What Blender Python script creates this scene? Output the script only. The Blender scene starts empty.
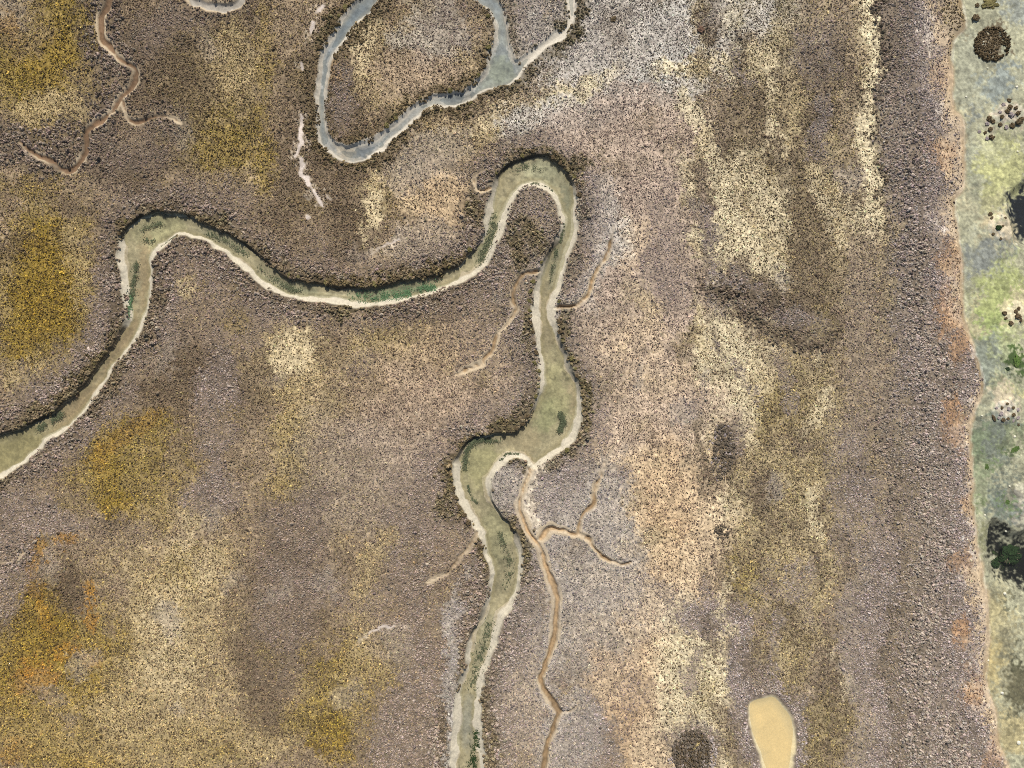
# Salt marsh with winding tidal creeks, seen straight down from a drone.
# 1 photo pixel on the ground = 0.1 m.  Map coordinates (px, py) -> world metres.
import bpy, math, random
import numpy as np
rng = np.random.default_rng(7)
random.seed(7)
SC = bpy.context.scene
COL = SC.collection
PX = 0.1
def wx(px): return (np.asarray(px, float) - 512.0) * PX
def wy(py): return (384.0 - np.asarray(py, float)) * PX
ALB = 0.80
def lin(c, k=ALB):
    c = np.asarray(c, float) / 255.0
    l = np.where(c <= 0.04045, c / 12.92, ((c + 0.055) / 1.055) ** 2.4)
    return l * k
def sstep(a, b, x):
    t = np.clip((x - a) / (b - a), 0, 1)
    return t * t * (3 - 2 * t)

# ------------------------------------------------------------------ noise
class Lattice:
    def __init__(s, seed, n=256):
        s.n = n
        s.t = np.random.default_rng(seed).random((n, n)).astype(np.float32)
    def __call__(s, x, y):
        xi = np.floor(x).astype(np.int64); yi = np.floor(y).astype(np.int64)
        fx = x - xi; fy = y - yi
        fx = fx * fx * (3 - 2 * fx); fy = fy * fy * (3 - 2 * fy)
        n = s.n; x0 = xi % n; x1 = (xi + 1) % n; y0 = yi % n; y1 = (yi + 1) % n
        t = s.t
        a = t[y0, x0] * (1 - fx) + t[y0, x1] * fx
        b = t[y1, x0] * (1 - fx) + t[y1, x1] * fx
        return a * (1 - fy) + b * fy
def fbm(x, y, scale, seed, octs=4, gain=0.5):
    """about -1 .. 1"""
    out = 0.0; amp = 1.0; tot = 0.0; f = 1.0 / scale
    for o in range(octs):
        L = Lattice(seed * 31 + o)
        c, s_ = math.cos(0.6 * o + seed), math.sin(0.6 * o + seed)
        out = out + amp * (L((x * c - y * s_) * f + 17.3 * o, (x * s_ + y * c) * f + 5.1 * o) - 0.5)
        tot += amp; amp *= gain; f *= 2.03
    return out * 2.6 / tot

# ------------------------------------------------------------------ raster of map fields
ST = 2.0
X0, X1, Y0, Y1 = -110.0, 1134.0, -110.0, 878.0
rxs = np.arange(X0, X1 + .1, ST); rys = np.arange(Y0, Y1 + .1, ST)
RX, RY = np.meshgrid(rxs, rys)
def dithered(F, px, py, amp=6.0, sc=2.6):
    """sample with a fine-grained position jitter, so that neighbouring plant zones interlock like a mosaic"""
    return sample(F, px + amp * fbm(px, py, sc, 81, 2) + .8 * amp * fbm(px, py, sc * 4, 83, 2), py + amp * fbm(px, py, sc, 82, 2) + .8 * amp * fbm(px, py, sc * 4, 84, 2))
def sample(F, px, py):
    # beyond the mapped area the marsh continues mirrored
    nu, nv = len(rxs) - 1.002, len(rys) - 1.002
    u = (np.asarray(px) - X0) / ST; v = (np.asarray(py) - Y0) / ST
    u = nu - np.abs(nu - np.mod(u, 2 * nu)); v = nv - np.abs(nv - np.mod(v, 2 * nv))
    u = np.clip(u, 0, nu); v = np.clip(v, 0, nv)
    i = u.astype(np.int64); j = v.astype(np.int64); fu = u - i; fv = v - j
    if F.ndim == 3: fu = fu[..., None]; fv = fv[..., None]
    return (F[j, i] * (1 - fu) + F[j, i + 1] * fu) * (1 - fv) + (F[j + 1, i] * (1 - fu) + F[j + 1, i + 1] * fu) * fv

def smooth_line(pts, closed=False, sub=4):
    P = [np.array(p, float) for p in pts]; n = len(P); out = []
    rngi = range(n) if closed else range(n - 1)
    for i in rngi:
        p1, p2 = P[i], P[(i + 1) % n]
        p0 = P[i - 1] if (closed or i > 0) else p1
        p3 = P[(i + 2) % n] if (closed or i + 2 < n) else p2
        for k in range(sub):
            t = k / sub
            out.append(0.5 * ((2 * p1) + (-p0 + p2) * t + (2 * p0 - 5 * p1 + 4 * p2 - p3) * t * t + (-p0 + 3 * p1 - 3 * p2 + p3) * t ** 3))
    if not closed: out.append(P[-1])
    return np.array(out)
def seg_dist(px, py, a, b):
    d = b - a; L = max(d @ d, 1e-9)
    t = np.clip(((px - a[0]) * d[0] + (py - a[1]) * d[1]) / L, 0, 1)
    return np.hypot(px - a[0] - t * d[0], py - a[1] - t * d[1]), t
def poly_sdf(poly):
    """positive inside, px"""
    dist = np.full(RX.shape, 1e6); ins = np.zeros(RX.shape, bool); n = len(poly)
    for i in range(n):
        a, b = poly[i], poly[(i + 1) % n]
        d, _ = seg_dist(RX, RY, a, b); np.minimum(dist, d, out=dist)
        if a[1] != b[1]:
            c = ((a[1] > RY) != (b[1] > RY)) & (RX < (b[0] - a[0]) * (RY - a[1]) / (b[1] - a[1]) + a[0])
            ins ^= c
    return np.where(ins, dist, -dist)
def line_sdf(pts, widths):
    """half width minus distance to the centre line, px"""
    out = np.full(RX.shape, -1e6)
    P = np.c_[np.array(pts, float), np.array(widths, float)]
    P = smooth_line(P, False, 4)
    for i in range(len(P) - 1):
        d, t = seg_dist(RX, RY, P[i, :2], P[i + 1, :2])
        np.maximum(out, (P[i, 2] * (1 - t) + P[i + 1, 2] * t) / 2 - d, out=out)
    return out

# ------------------------------------------------------------------ creek outlines (map px)
left_bank = [(-130,500),(-60,462),(-20,440),(0,433),(20,429),(45,416),(60,405),(82,386),(100,362),(124,326),(124,307),(121,280),(117,254),(121,234),(138,217),
    (160,211),(180,213),(205,223),(235,237),(256,251),(271,265),(288,277),(316,284),(356,287),(381,286),(406,280),(441,273),(463,259),(478,242),(485,217),
    (491,192),(498,174),(511,163),(527,156),(544,155),(559,164),(569,175),(576,190),(578,212),(577,237),(567,262),(562,280),(556,304),(558,332),(566,352),
    (573,372),(578,384),(582,401),(581,421),(573,441),(557,454),(541,463),(535,469)]
right_bank = [(529,465),(523,459),(511,459),(496,471),(490,484),(493,502),(505,519),(514,530),(520,544),(523,560),(522,578),(512,606),(502,624),(491,658),(483,686),(481,716),(486,768),(489,800),(492,900)]
right_outer = [(440,900),(446,800),(450,768),(453,713),(458,686),(465,663),(468,641),(476,624),(485,601),(490,576),(485,554),(478,531),(466,514),(456,491),(453,469),(458,454),(468,441),(488,434),(511,433),
    (523,427),(533,409),(541,384),(539,362),(536,337),(532,317),(534,292),(539,274),(546,256),(556,239),(561,219),(557,204),(547,189),(532,185),(522,188),(514,197),(506,222),(496,248),(481,270),(463,281),
    (436,292),(406,300),(368,306),(331,303),(301,300),(276,292),(255,279),(225,253),(200,239),(180,236),(163,246),(152,263),(152,290),(147,312),(135,342),(112,367),(104,384),(72,424),(50,439),(25,462),(0,479),(-20,490),(-60,512),(-130,550)]
MAIN = smooth_line(left_bank + right_bank + right_outer, True, 3)
loop = [(392,-130),(376,-30),(356,0),(343,15),(331,35),(321,55),(317,80),(316,107),(317,132),(326,150),(343,161),(358,162),(376,155),(396,137),(416,120),(431,107),(456,106),(473,98),(488,89),
    (511,83),(525,67),(542,50),(564,37),(573,22),(576,0),(575,-30),(580,-130),(568,-130),(566,-30),(567,0),(566,22),(549,37),(529,51),(517,60),(513,52),(509,37),(506,15),(499,0),(480,-20),(448,-70),(430,-130),(410,-130),(430,-60),(455,-20),(476,0),(488,10),(494,24),
    (495,40),(488,55),(484,72),(466,90),(441,94),(421,100),(406,112),(388,127),(373,137),(351,145),(334,142),(327,127),(325,107),(327,82),(331,62),(341,45),(356,25),(371,10),(378,0),(398,-30),(410,-130)]
LOOP = smooth_line(loop, True, 3)
pond = [(764,697),(775,695),(785,705),(794,718),(797,736),(795,756),(792,775),(783,790),(770,785),(762,768),(758,754),(752,736),(748,716),(750,702)]
POND = smooth_line(pond, True, 4)
dA, dB, dP = poly_sdf(MAIN), poly_sdf(LOOP), poly_sdf(POND)
drains = [  # centre line, widths
    ([(112,-120),(113,-40),(110,0),(102,15),(102,30),(107,45),(117,56),(130,65),(136,74),(130,87),(120,97),(107,115),(92,125),(85,135),(84,155),(75,169),(60,170),(50,161),(32,152),(20,142)],
     [9,9,9,8,6,7,6,6,6,6,5,5,6,6,6,7,5,5,5,3]),
    ([(120,97),(127,115),(137,121),(160,115),(180,122)], [5,4,5,4,2]),
    ([(160,-60),(188,-5),(200,1),(214,7),(231,6),(243,-6),(262,-60)], [9,8,8,9,9,8,8]),
    ([(553,308),(567,306),(580,302),(589,289),(598,269),(609,252),(613,237),(614,225)], [6,5,4,3.5,4,4,3,2]),
    ([(541,269),(533,271),(524,274),(515,284),(512,298),(516,311),(507,324),(498,334),(492,350),(477,366),(456,372)], [5,5,4,4,3.5,3.5,3,3.5,4,3.5,2]),
    ([(477,533),(466,551),(451,569),(441,577),(426,582)], [5,4,3.5,3,2]),
    ([(540,538),(549,528),(562,531),(577,533),(582,516),(592,504),(594,489),(602,476),(607,462)], [7,6,5.5,5,4.5,5,4.5,4,2]),
    ([(577,533),(588,539),(594,549),(612,561),(622,566),(632,562)], [4,4,4,3.5,3,2]),
    ([(534,462),(530,472),(523,486),(520,500),(522,515),(529,531),(537,543),(545,560),(551,576),(556,596),(557,616),(554,646),(548,663),(542,681),(549,696),(559,712),(552,728),(547,746),(544,768),(546,800),(540,900)],
     [6,4.5,4,4,4,5,6,6,6,6.5,6,6,5.5,5.5,6.5,7.5,6.5,6,6,6,6]),
    ([(559,712),(571,711),(579,698)], [4,3,2]),
    ([(-120,570),(-20,565),(0,563),(15,559),(24,552)], [3.5,3,3,3,2]),
    ([(491,187),(482,191),(475,184),(474,176),(480,170),(487,169)], [3.5,3,3,3.5,3.5,2]),
]
dD = np.full(RX.shape, -1e6)
for pts, w in drains: dD = np.maximum(dD, line_sdf(pts, w))
flat_edge = [(960,-130),(962,-20),(966,8),(968,25),(956,40),(954,80),(956,108),(965,120),(967,160),(965,185),(957,198),(958,215),(962,245),(964,280),(966,310),(970,330),(978,355),(987,384),(977,410),(973,430),
             (975,470),(977,520),(981,556),(988,590),(991,630),(990,660),(989,690),(997,712),(1000,742),(1010,768),(1016,800),(1020,900)]
shrub_edge = [(926,-130),(928,-20),(930,0),(928,40),(932,80),(940,112),(943,130),(938,150),(943,178),(937,200),(934,215),(950,235),(958,250),(950,258),(944,270),(952,285),(947,300),(950,318),(962,325),(972,345),(980,365),(984,384),
              (977,396),(968,410),(962,425),(968,445),(970,470),(968,500),(972,530),(975,550),(968,570),(968,590),(977,605),(978,622),(972,634),(961,638),(968,648),(975,660),(979,670),(966,682),(975,700),(985,706),(995,722),(992,735),(989,744),(1001,752),(1006,768),(1012,800),(1014,900)]
def right_of(line):
    L = smooth_line(line, False, 3)
    return poly_sdf(np.array(list(L) + [(1400, 900), (1400, -130)]))
dF, dS = right_of(flat_edge), right_of(shrub_edge)      # flat_edge: mud flat inside; shrub_edge: bare margin and flat inside

# dark pools at the frame's right edge
pool_n = poly_sdf(smooth_line([(1014,192),(1012,200),(1013,216),(1016,230),(1018,244),(1030,246),(1062,240),(1076,210),(1062,185),(1040,178),(1022,182)], True, 4))
pool_s = poly_sdf(smooth_line([(992,530),(991,548),(993,566),(1000,582),(1012,588),(1030,592),(1060,585),(1076,560),(1060,535),(1034,532),(1020,535),(1008,528),(998,522)], True, 4))

# ------------------------------------------------------------------ plant zones
# ground colour, shrub colour, light-grass colour, shrub density, grass density, shrub size, height
T = {
 'brown':  ((168,150,124),(124,109,93),(194,174,130),.85,.30,1.0,1.1),
 'dark':   ((124,109,90),(112,98,80),(160,142,106),1.0,.14,1.1,1.2),
 'lilac':  ((134,120,106),(163,150,142),(180,162,140),1.0,.10,1.15,1.1),
 'grey':   ((188,176,160),(142,134,128),(200,190,172),.80,.20,1.0,1.0),
 'fine':   ((202,180,158),(118,102,93),(200,180,160),.82,.22,.88,1.0),
 'yellow': ((160,140,84),(92,80,56),(190,168,90),.72,.62,1.0,1.1),
 'gold':   ((158,134,66),(94,79,48),(192,164,72),.68,.66,1.0,1.1),
 'orange': ((178,138,72),(116,92,58),(206,154,72),.6,.65,1.0,1.0),
 'straw':  ((198,179,138),(106,92,72),(210,190,142),.66,.62,.95,1.0),
 'cream':  ((230,213,174),(104,90,68),(228,212,172),.52,.45,.92,1.0),
 'white':  ((220,213,200),(102,94,84),(224,218,204),.64,.42,.92,1.0),
 'tan':    ((224,198,160),(108,92,79),(220,198,164),.54,.12,.92,1.0),
 'peach':  ((214,182,140),(112,92,76),(214,182,142),.52,.12,.95,1.0),
 'olive':  ((156,139,102),(94,82,60),(180,162,108),.85,.45,1.0,1.0),
 'scrub':  ((116,103,87),(150,137,125),(164,150,126),.95,.08,1.6,1.4),
 'emb':    ((144,130,113),(160,147,134),(170,154,130),1.0,.14,1.32,1.25),
 'thick':  ((98,86,70),(120,106,88),(144,130,104),1.0,.05,1.5,1.4),
 'bank':   ((104,93,70),(120,108,78),(150,134,96),.95,.10,1.5,1.5),
 'rust':   ((194,154,114),(124,98,76),(190,150,110),.5,.1,1.0,1.0),
 'crust':  ((226,212,196),(136,122,116),(220,206,190),.6,.05,1.05,1.0),
 'bare':   ((222,206,180),(150,135,120),(200,186,160),.05,.0,1.0,1.0),
}
def vec(t): 
    g, v, l, D, DL, S, H = T[t]
    return np.concatenate([lin(g), lin(v), lin(l), [D, DL, S, H]])
FLD = np.empty(RX.shape + (13,)); FLD[:] = vec('brown')
WXN = RX + 14 * fbm(RX, RY, 60, 3) ; WYN = RY + 14 * fbm(RX, RY, 60, 4)
EDN = fbm(RX, RY, 30, 5, 6, .78)
E2 = fbm(RX * 2.4 + .5 * RY, RY * .8, 30, 6, 6, .75); k_ = sstep(620, 720, RX); EDN = EDN * (1 - .7 * k_) + E2 * .85 * k_
def lay(t, w): 
    w = np.clip(w, 0, 1)[..., None]
    FLD[:] = FLD * (1 - w) + vec(t) * w
def blob(t, cx, cy, rx, ry, a=0, s=1.0, soft=.36, ragged=.74):
    c, n = math.cos(math.radians(a)), math.sin(math.radians(a))
    dx, dy = WXN - cx, WYN - cy
    u = (dx * c + dy * n) / rx; v = (-dx * n + dy * c) / ry
    r = np.hypot(u, v) + ragged * EDN
    lay(t, s * (1 - sstep(1 - soft, 1 + soft, r)))
def streak(t, pts, w, s=1.0, ragged=.5):
    d = -line_sdf(pts, [0] * len(pts)) / w + ragged * EDN
    lay(t, s * (1 - sstep(.5, 1.3, d)))

B = blob
# ---- west
B('dark',150,60,110,80,0,.8); B('scrub',95,60,26,80,0,.9); B('scrub',60,150,110,34,10,.9); B('dark',190,25,70,30,0,.7)
B('lilac',170,22,50,22,0,.5); B('dark',140,170,90,45,0,.7); B('lilac',130,150,40,25,0,.35)
B('yellow',38,55,50,78,0,1); B('gold',48,55,30,45,0,.55); B('grey',6,12,22,22,0,.7); B('orange',12,32,12,10,0,.6); B('straw',48,112,38,16,0,.8); B('brown',25,25,22,25,0,.5)
B('olive',215,110,48,85,0,.85); B('straw',232,60,26,40,20,.7); B('yellow',225,150,30,45,0,.8); B('dark',192,75,22,30,0,.6); B('straw',255,180,20,20,0,.6); B('yellow',262,120,12,60,0,.7)
B('brown',200,185,60,18,0,.7); B('brown',60,205,80,22,0,.9); B('dark',75,225,25,20,0,.5)
B('yellow',38,300,52,95,0,1); B('gold',42,285,34,55,0,.9); B('gold',20,330,22,40,0,.6); B('straw',72,275,10,50,0,.6); B('straw',40,372,40,18,-20,.7); B('dark',10,250,25,20,0,.5); B('yellow',30,222,25,14,0,.7)
B('lilac',75,400,50,50,-40,.8); B('lilac',98,310,18,70,15,.7); B('lilac',210,205,60,25,10,.5); B('lilac',160,200,60,18,0,.3)
# ---- between the bends
B('lilac',230,320,90,60,25,.55); B('dark',190,385,55,50,-30,.85); B('straw',187,288,14,11,0,.95); B('cream',186,288,8,6,0,.8)
B('lilac',214,420,16,80,5,.9); B('lilac',205,500,35,25,0,.8); B('straw',235,352,10,10,0,.4)
B('straw',290,365,38,46,20,.85); B('cream',290,358,22,30,20,.85); B('dark',262,390,16,30,0,.55); B('dark',335,345,14,24,0,.4)
B('straw',372,345,46,26,-10,.75); B('olive',385,340,30,20,0,.5); B('tan',440,365,70,34,-10,.45); B('fine',430,420,90,50,0,.6); B('lilac',480,330,40,50,0,.35)
B('straw',305,410,32,26,0,.6); B('yellow',285,460,20,52,8,.75); B('straw',288,440,22,50,8,.5); B('grey',370,480,90,60,0,.35)
B('yellow',125,470,62,46,-20,.85); B('gold',105,465,18,32,0,.6); B('gold',105,505,18,10,-20,.7); B('orange',125,440,40,10,-30,.3)
B('lilac',30,525,50,35,-10,.8); B('lilac',110,530,40,16,0,.5); B('brown',150,540,60,30,0,.6)
# ---- south-west
B('yellow',70,690,120,100,0,.9); B('gold',60,700,80,70,0,.5); B('olive',30,640,60,30,0,.5); B('dark',70,592,22,24,0,.95); B('gold',30,625,36,30,0,.5); B('gold',50,680,60,50,10,.5)
B('straw',180,620,62,105,8,.95); B('straw',150,690,70,60,0,.6); B('cream',185,560,28,40,0,.45); B('cream',170,650,30,50,0,.4); B('grey',172,620,15,20,0,.5)
streak('orange',[(38,548),(30,575),(38,600),(46,628)],7,.9); streak('orange',[(90,585),(88,610),(96,628)],5,.9); B('gold',40,640,26,50,0,.5); B('orange',60,648,14,7,0,.7); B('orange',30,680,14,16,0,.9); B('orange',62,545,16,6,10,.7); B('orange',88,660,10,5,0,.7)
B('lilac',45,700,20,9,20,.55); B('lilac',70,728,8,6,0,.5); B('lilac',5,590,20,40,0,.7)
B('gold',85,760,26,14,0,.9); B('gold',92,645,12,10,0,.5); B('straw',240,735,70,40,0,.5); B('yellow',210,745,60,26,0,.5); B('orange',10,755,18,12,0,.5)
B('straw',150,730,150,50,0,.4); B('olive',300,745,80,30,0,.4); B('dark',285,610,46,115,10,.7); B('lilac',285,610,30,80,5,.45); B('dark',255,700,20,40,0,.5); B('lilac',300,540,50,50,0,.35)
B('lilac',410,640,50,140,0,.75); B('lilac',430,520,40,50,0,.5); B('brown',440,600,18,60,0,.5)
streak('straw',[(385,540),(368,570),(366,610),(358,640),(345,690)],14,.75); B('yellow',342,690,40,50,0,.75); B('straw',370,660,26,26,0,.5); B('gold',338,735,16,22,0,.85); B('gold',322,752,16,10,0,.8); B('yellow',320,710,30,40,0,.4)
B('straw',265,750,18,18,0,.6)
# ---- north centre
B('dark',320,170,50,120,0,.75); B('brown',272,60,14,90,0,.6); B('yellow',264,30,10,50,0,.5); B('yellow',266,170,10,30,0,.7); B('dark',330,225,60,30,0,.6)
B('straw',425,60,48,56,10,.7); B('white',432,28,34,36,0,.75); B('olive',410,75,40,22,0,.45); B('lilac',445,25,35,30,0,.5); B('cream',368,60,9,40,5,.85); B('straw',375,95,18,20,0,.6); B('fine',420,80,40,25,0,.6); B('lilac',340,95,10,30,0,.7); B('peach',333,72,6,14,0,.7)
B('grey',522,22,24,34,0,.8); B('lilac',520,15,18,20,0,.5)
B('cream',369,205,9,26,8,1); B('cream',406,203,9,20,-30,.9); B('olive',386,205,10,20,0,.6); B('straw',385,185,22,8,0,.7); B('tan',435,195,36,40,0,.75); B('straw',460,140,60,16,-22,.7); B('cream',490,118,40,9,-25,.5)
B('grey',420,250,60,20,0,.5); B('tan',350,270,40,12,-10,.5); B('brown',290,235,40,25,0,.5)
B('grey',430,162,40,20,-20,.6)
# ---- north-east heath
B('white',640,50,105,62,-10,.85); B('grey',600,35,60,40,0,.6); B('cream',565,92,52,11,-22,.95); B('white',545,110,50,14,-20,.8); B('cream',690,58,36,11,-5,.9); B('cream',760,60,40,26,0,.55); B('white',760,15,40,30,0,.7); B('cream',735,15,16,14,0,.5)
B('fine',620,130,80,40,0,.8); B('grey',590,110,50,16,-10,.3); B('fine',560,170,60,25,0,.6); B('brown',480,150,30,10,0,.3)
B('fine',640,270,75,150,0,.9); B('lilac',660,250,40,60,0,.4); B('brown',600,350,60,60,0,.35)
B('grey',600,230,14,70,8,.7); B('white',618,236,16,24,0,.9); B('tan',630,240,20,30,0,.5)
B('dark',705,18,14,18,0,.55)
B('olive',790,150,60,150,0,.75); B('dark',800,120,40,60,0,.7); B('dark',740,150,24,60,0,.5); B('lilac',815,50,20,40,0,.6); B('dark',820,240,50,60,0,.5)
streak('cream',[(680,95),(700,125),(716,170),(722,215),(712,250)],9,.75); B('cream',715,255,17,24,0,.95); B('cream',762,225,26,70,0,.75); B('cream',775,55,20,30,10,.5); B('cream',748,250,16,36,0,.5)
streak('straw',[(785,70),(800,105),(785,140),(790,190)],6,.7); streak('cream',[(770,120),(783,150),(788,200)],5,.6); B('cream',815,35,6,10,0,.5)
B('dark',770,310,75,26,25,.95); B('lilac',790,330,40,20,20,.5); B('scrub',738,297,32,16,20,.8); B('dark',832,310,10,34,0,.3); B('olive',815,325,20,20,0,.5)
B('straw',850,270,24,50,0,.4)
# ---- east centre
B('olive',780,460,80,110,0,.8); B('straw',760,440,80,90,0,.5); B('straw',800,560,60,60,0,.5)
B('cream',700,350,15,48,-5,.95); B('cream',735,360,24,48,-8,.85); B('cream',757,380,18,36,-12,.8); B('dark',718,350,5,38,-8,.75); B('cream',730,420,36,28,0,.8); B('straw',775,390,30,30,0,.6)
B('dark',722,452,15,34,0,.95); B('lilac',728,440,10,18,0,.5); B('dark',760,490,24,24,0,.8); B('cream',717,510,9,32,0,.95); B('cream',735,500,14,18,0,.5); B('dark',722,532,9,8,0,.9)
B('yellow',780,420,30,26,0,.5); B('dark',790,440,26,20,0,.5); B('dark',785,535,20,20,0,.5); B('lilac',835,500,10,80,0,.6); B('straw',843,445,12,36,0,.55); B('lilac',850,470,12,40,0,.5)
B('tan',655,560,65,200,0,.95); B('tan',610,440,40,30,0,.6); B('fine',650,420,70,30,0,.6); B('peach',668,490,26,50,0,.5); B('peach',662,545,26,40,0,.5); B('tan',650,625,30,40,0,.5); B('cream',640,548,30,20,0,.35)
B('grey',565,490,38,50,0,.9); B('lilac',560,475,22,32,0,.5); B('grey',607,515,22,50,10,.85); B('grey',600,570,45,40,0,.7); B('lilac',620,470,14,10,0,.7)
B('lilac',525,650,26,120,0,.7); B('grey',518,640,30,130,0,.45); B('tan',525,710,22,60,0,.3)
B('grey',590,640,40,60,0,.6); B('lilac',595,735,40,55,0,.8); B('grey',575,730,24,50,0,.6); B('peach',620,680,36,34,0,.5); B('peach',632,745,26,50,0,.6); B('tan',655,755,24,40,0,.9); B('tan',600,690,20,12,0,.5)
B('cream',690,660,34,52,0,.8); B('cream',712,700,30,60,0,.9); B('cream',690,720,30,50,0,.8); B('straw',730,745,20,40,0,.7); B('grey',650,605,40,30,0,.3); B('olive',700,700,8,30,0,.35)
B('lilac',715,625,26,22,0,.9); B('lilac',740,660,16,60,0,.95); B('lilac',755,690,18,26,30,.9); B('lilac',748,745,10,40,-15,.9); B('lilac',805,740,8,40,0,.9); B('lilac',790,705,12,14,30,.8)
B('yellow',760,575,36,30,0,.7); B('straw',782,580,24,40,0,.6); B('straw',815,600,14,60,0,.6); B('olive',790,650,30,50,0,.7); B('straw',780,660,20,20,0,.5); B('dark',830,690,16,60,0,.7); B('olive',825,750,34,40,0,.8)
B('cream',846,680,9,26,-8,.7); B('straw',855,730,14,36,0,.5); B('lilac',775,590,14,14,0,.5); B('dark',800,620,16,24,0,.5)
# ---- embankment and its foot
nz0 = fbm(RX, RY, 40, 15, 3)
w_emb = sstep(872, 890, WXN) * (1 - sstep(0, 6, dS))
lay('emb', w_emb * .95); lay('scrub', w_emb * .55 * sstep(884, 905, WXN) * np.clip(.6 + .8 * nz0, 0, 1))
band = lambda a, b, y0, y1, f=14: sstep(a - 3, a + 3, WXN) * (1 - sstep(b - 3, b + 3, WXN)) * sstep(y0 - f, y0 + f, RY) * (1 - sstep(y1 - f, y1 + f, RY))
lay('cream', band(861, 879, -200, 122)); lay('cream', band(866, 886, 108, 236, 14)); B('cream',862,220,12,14,0,.7); B('straw',884,290,10,110,0,.4); lay('straw', band(850, 863, -200, 120) * .4)
lay('lilac', band(862, 888, 520, 900, 40) * .8); lay('lilac', band(838, 866, 420, 560, 30) * .4); lay('dark', band(888, 900, 420, 900, 30) * .5); lay('dark', band(880, 915, -200, 90, 30) * .4)
B('lilac',905,390,30,60,0,.35); lay('lilac', band(903, 909, -200, 900) * .4); lay('thick', band(884, 891, 230, 900) * .3 + band(918, 924, -200, 330) * .45 + band(880, 886, -200, 230) * .7); lay('lilac', band(934, 944, 380, 900) * .4); lay('grey', band(846, 862, 560, 900) * .3); lay('lilac', band(842, 872, 250, 900, 40) * .45); lay('brown', band(842, 876, 235, 430, 30) * .5); lay('lilac', band(893, 900, 250, 900, 30) * .5)
lay('lilac', sstep(-36, -6, dS + 8 * EDN) * .95 * (1 - sstep(0, 5, dS))); B('grey',925,30,8,70,0,.3); B('olive',900,560,10,200,0,.25)
# bare margin between scrub and flat
lay('tan', sstep(-6, 3, dS + 8 * EDN))
MGN = fbm(RX, RY, 11, 91, 4, .7)
lay('lilac', sstep(-.25, .12, MGN) * sstep(-3, 2, dS) * (1 - sstep(-9, -3, dF)) * .9)
lay('crust', sstep(.0, .4, fbm(RX, RY, 14, 93, 4, .7)) * sstep(-14, -4, dS) * (1 - sstep(2, 8, dS)) * .85)
for (cx, cy, r, s) in ((945,70,16,.5),(940,160,14,.8),(955,265,16,.8),(950,310,14,.95),(958,340,10,.8),(963,415,12,.95),(958,440,12,.6),(970,500,7,.7),(972,560,12,.7),(966,640,10,1),(972,690,12,1),(990,745,10,.6)): B('rust', cx, cy, r * .9, r * 1.4, 0, s * .75)
B('olive',955,20,14,22,0,.95); B('dark',958,22,8,16,0,.4); B('olive',944,8,14,14,0,.5)
r_ = np.random.default_rng(77)
for k in range(70):
    cx, cy = 690 + 160 * r_.random(), -20 + 780 * r_.random()
    if 285 < cy < 335: continue
    a = math.radians(80 + r_.normal(0, 16)); ln = 14 + 26 * r_.random(); n_ = r_.normal(0, 6, 2)
    streak(('cream','straw','dark','lilac','dark')[k % 5], [(cx - ln * math.cos(a), cy - ln * math.sin(a)), (cx + n_[0], cy + n_[1]), (cx + ln * math.cos(a), cy + ln * math.sin(a))], 4 + 4 * r_.random(), .6, .8)
for k in range(150):
    cx, cy = 860 * r_.random(), -20 + 800 * r_.random()
    blob(('lilac','dark','straw','brown','olive','grey')[k % 6] if cx > 240 or k % 2 else ('yellow','dark')[k % 2], cx, cy, 6 + 16 * r_.random(), 5 + 12 * r_.random(), 180 * r_.random(), .38)
# bare strip along the creeks, and the scrub beside it
ny_, nx_ = np.gradient(dA, ST)
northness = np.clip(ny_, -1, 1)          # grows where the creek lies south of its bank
outA, outB, outD = -dA, -dB, -dD
nz = fbm(RX, RY, 34, 11, 3); nz2 = fbm(RX, RY, 90, 12, 3)
lay('lilac', (1 - sstep(14, 36, outA + 14 * nz)) * .55); lay('scrub', (1 - sstep(10, 30, outA + 16 * nz2 + 8 * EDN)) * .6 * (1 - .6 * sstep(470, 540, RX)))
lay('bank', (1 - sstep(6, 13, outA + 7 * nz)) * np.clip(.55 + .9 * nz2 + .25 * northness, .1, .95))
lay('bank', (1 - sstep(6, 14, outB + 7 * nz)) * np.clip(.7 + .6 * nz2, .2, .95))
lay('scrub', (1 - sstep(5, 15, outD + 7 * nz)) * .45 * (1 - sstep(400, 470, RX)))
lay('grey', (1 - sstep(4, 12, outD + 5 * nz)) * .6 * sstep(520, 545, RX))
lay('lilac', (1 - sstep(5, 10, -dP + 4 * EDN)) * .95)
wk = (1 - sstep(430, 560, RX))[..., None]; FLD[..., :9] *= 1 - wk * (1 - np.tile([.92, .885, .83], 3))
# named scrub thickets
for a in (('thick',692,752,21,25),('bank',570,350,8,34),('bank',583,400,6,30),('bank',533,330,10,40),('bank',448,490,7,40),('bank',568,455,16,7),('bank',340,312,40,5),('bank',510,250,10,20),('bank',475,205,10,26),('bank',530,240,10,18),('bank',190,222,34,8),('bank',575,165,10,14),('bank',325,40,14,16)):
    B(*a, 0, .85)
B('grey',458,640,9,60,5,.8); B('grey',452,700,8,60,0,.8); B('white',455,740,6,40,0,.5); B('lilac',690,742,26,26,0,.4); B('grey',505,485,14,22,0,.8)
streak('thick', [(700,284),(722,290),(748,298),(770,306),(790,322),(815,340)], 8, .7, 1.0); streak('thick', [(742,312),(768,328),(790,340),(818,349),(834,340)], 4.5, .9, .4); B('thick',735,296,26,9,12,.7); B('lilac',800,322,26,12,20,.6); B('thick',830,320,4,16,10,.5); B('olive',812,330,14,10,0,.5)
B('lilac',733,285,30,5,10,.5); B('grey',540,36,20,8,-40,.8); B('grey',556,18,10,14,0,.7)
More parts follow.
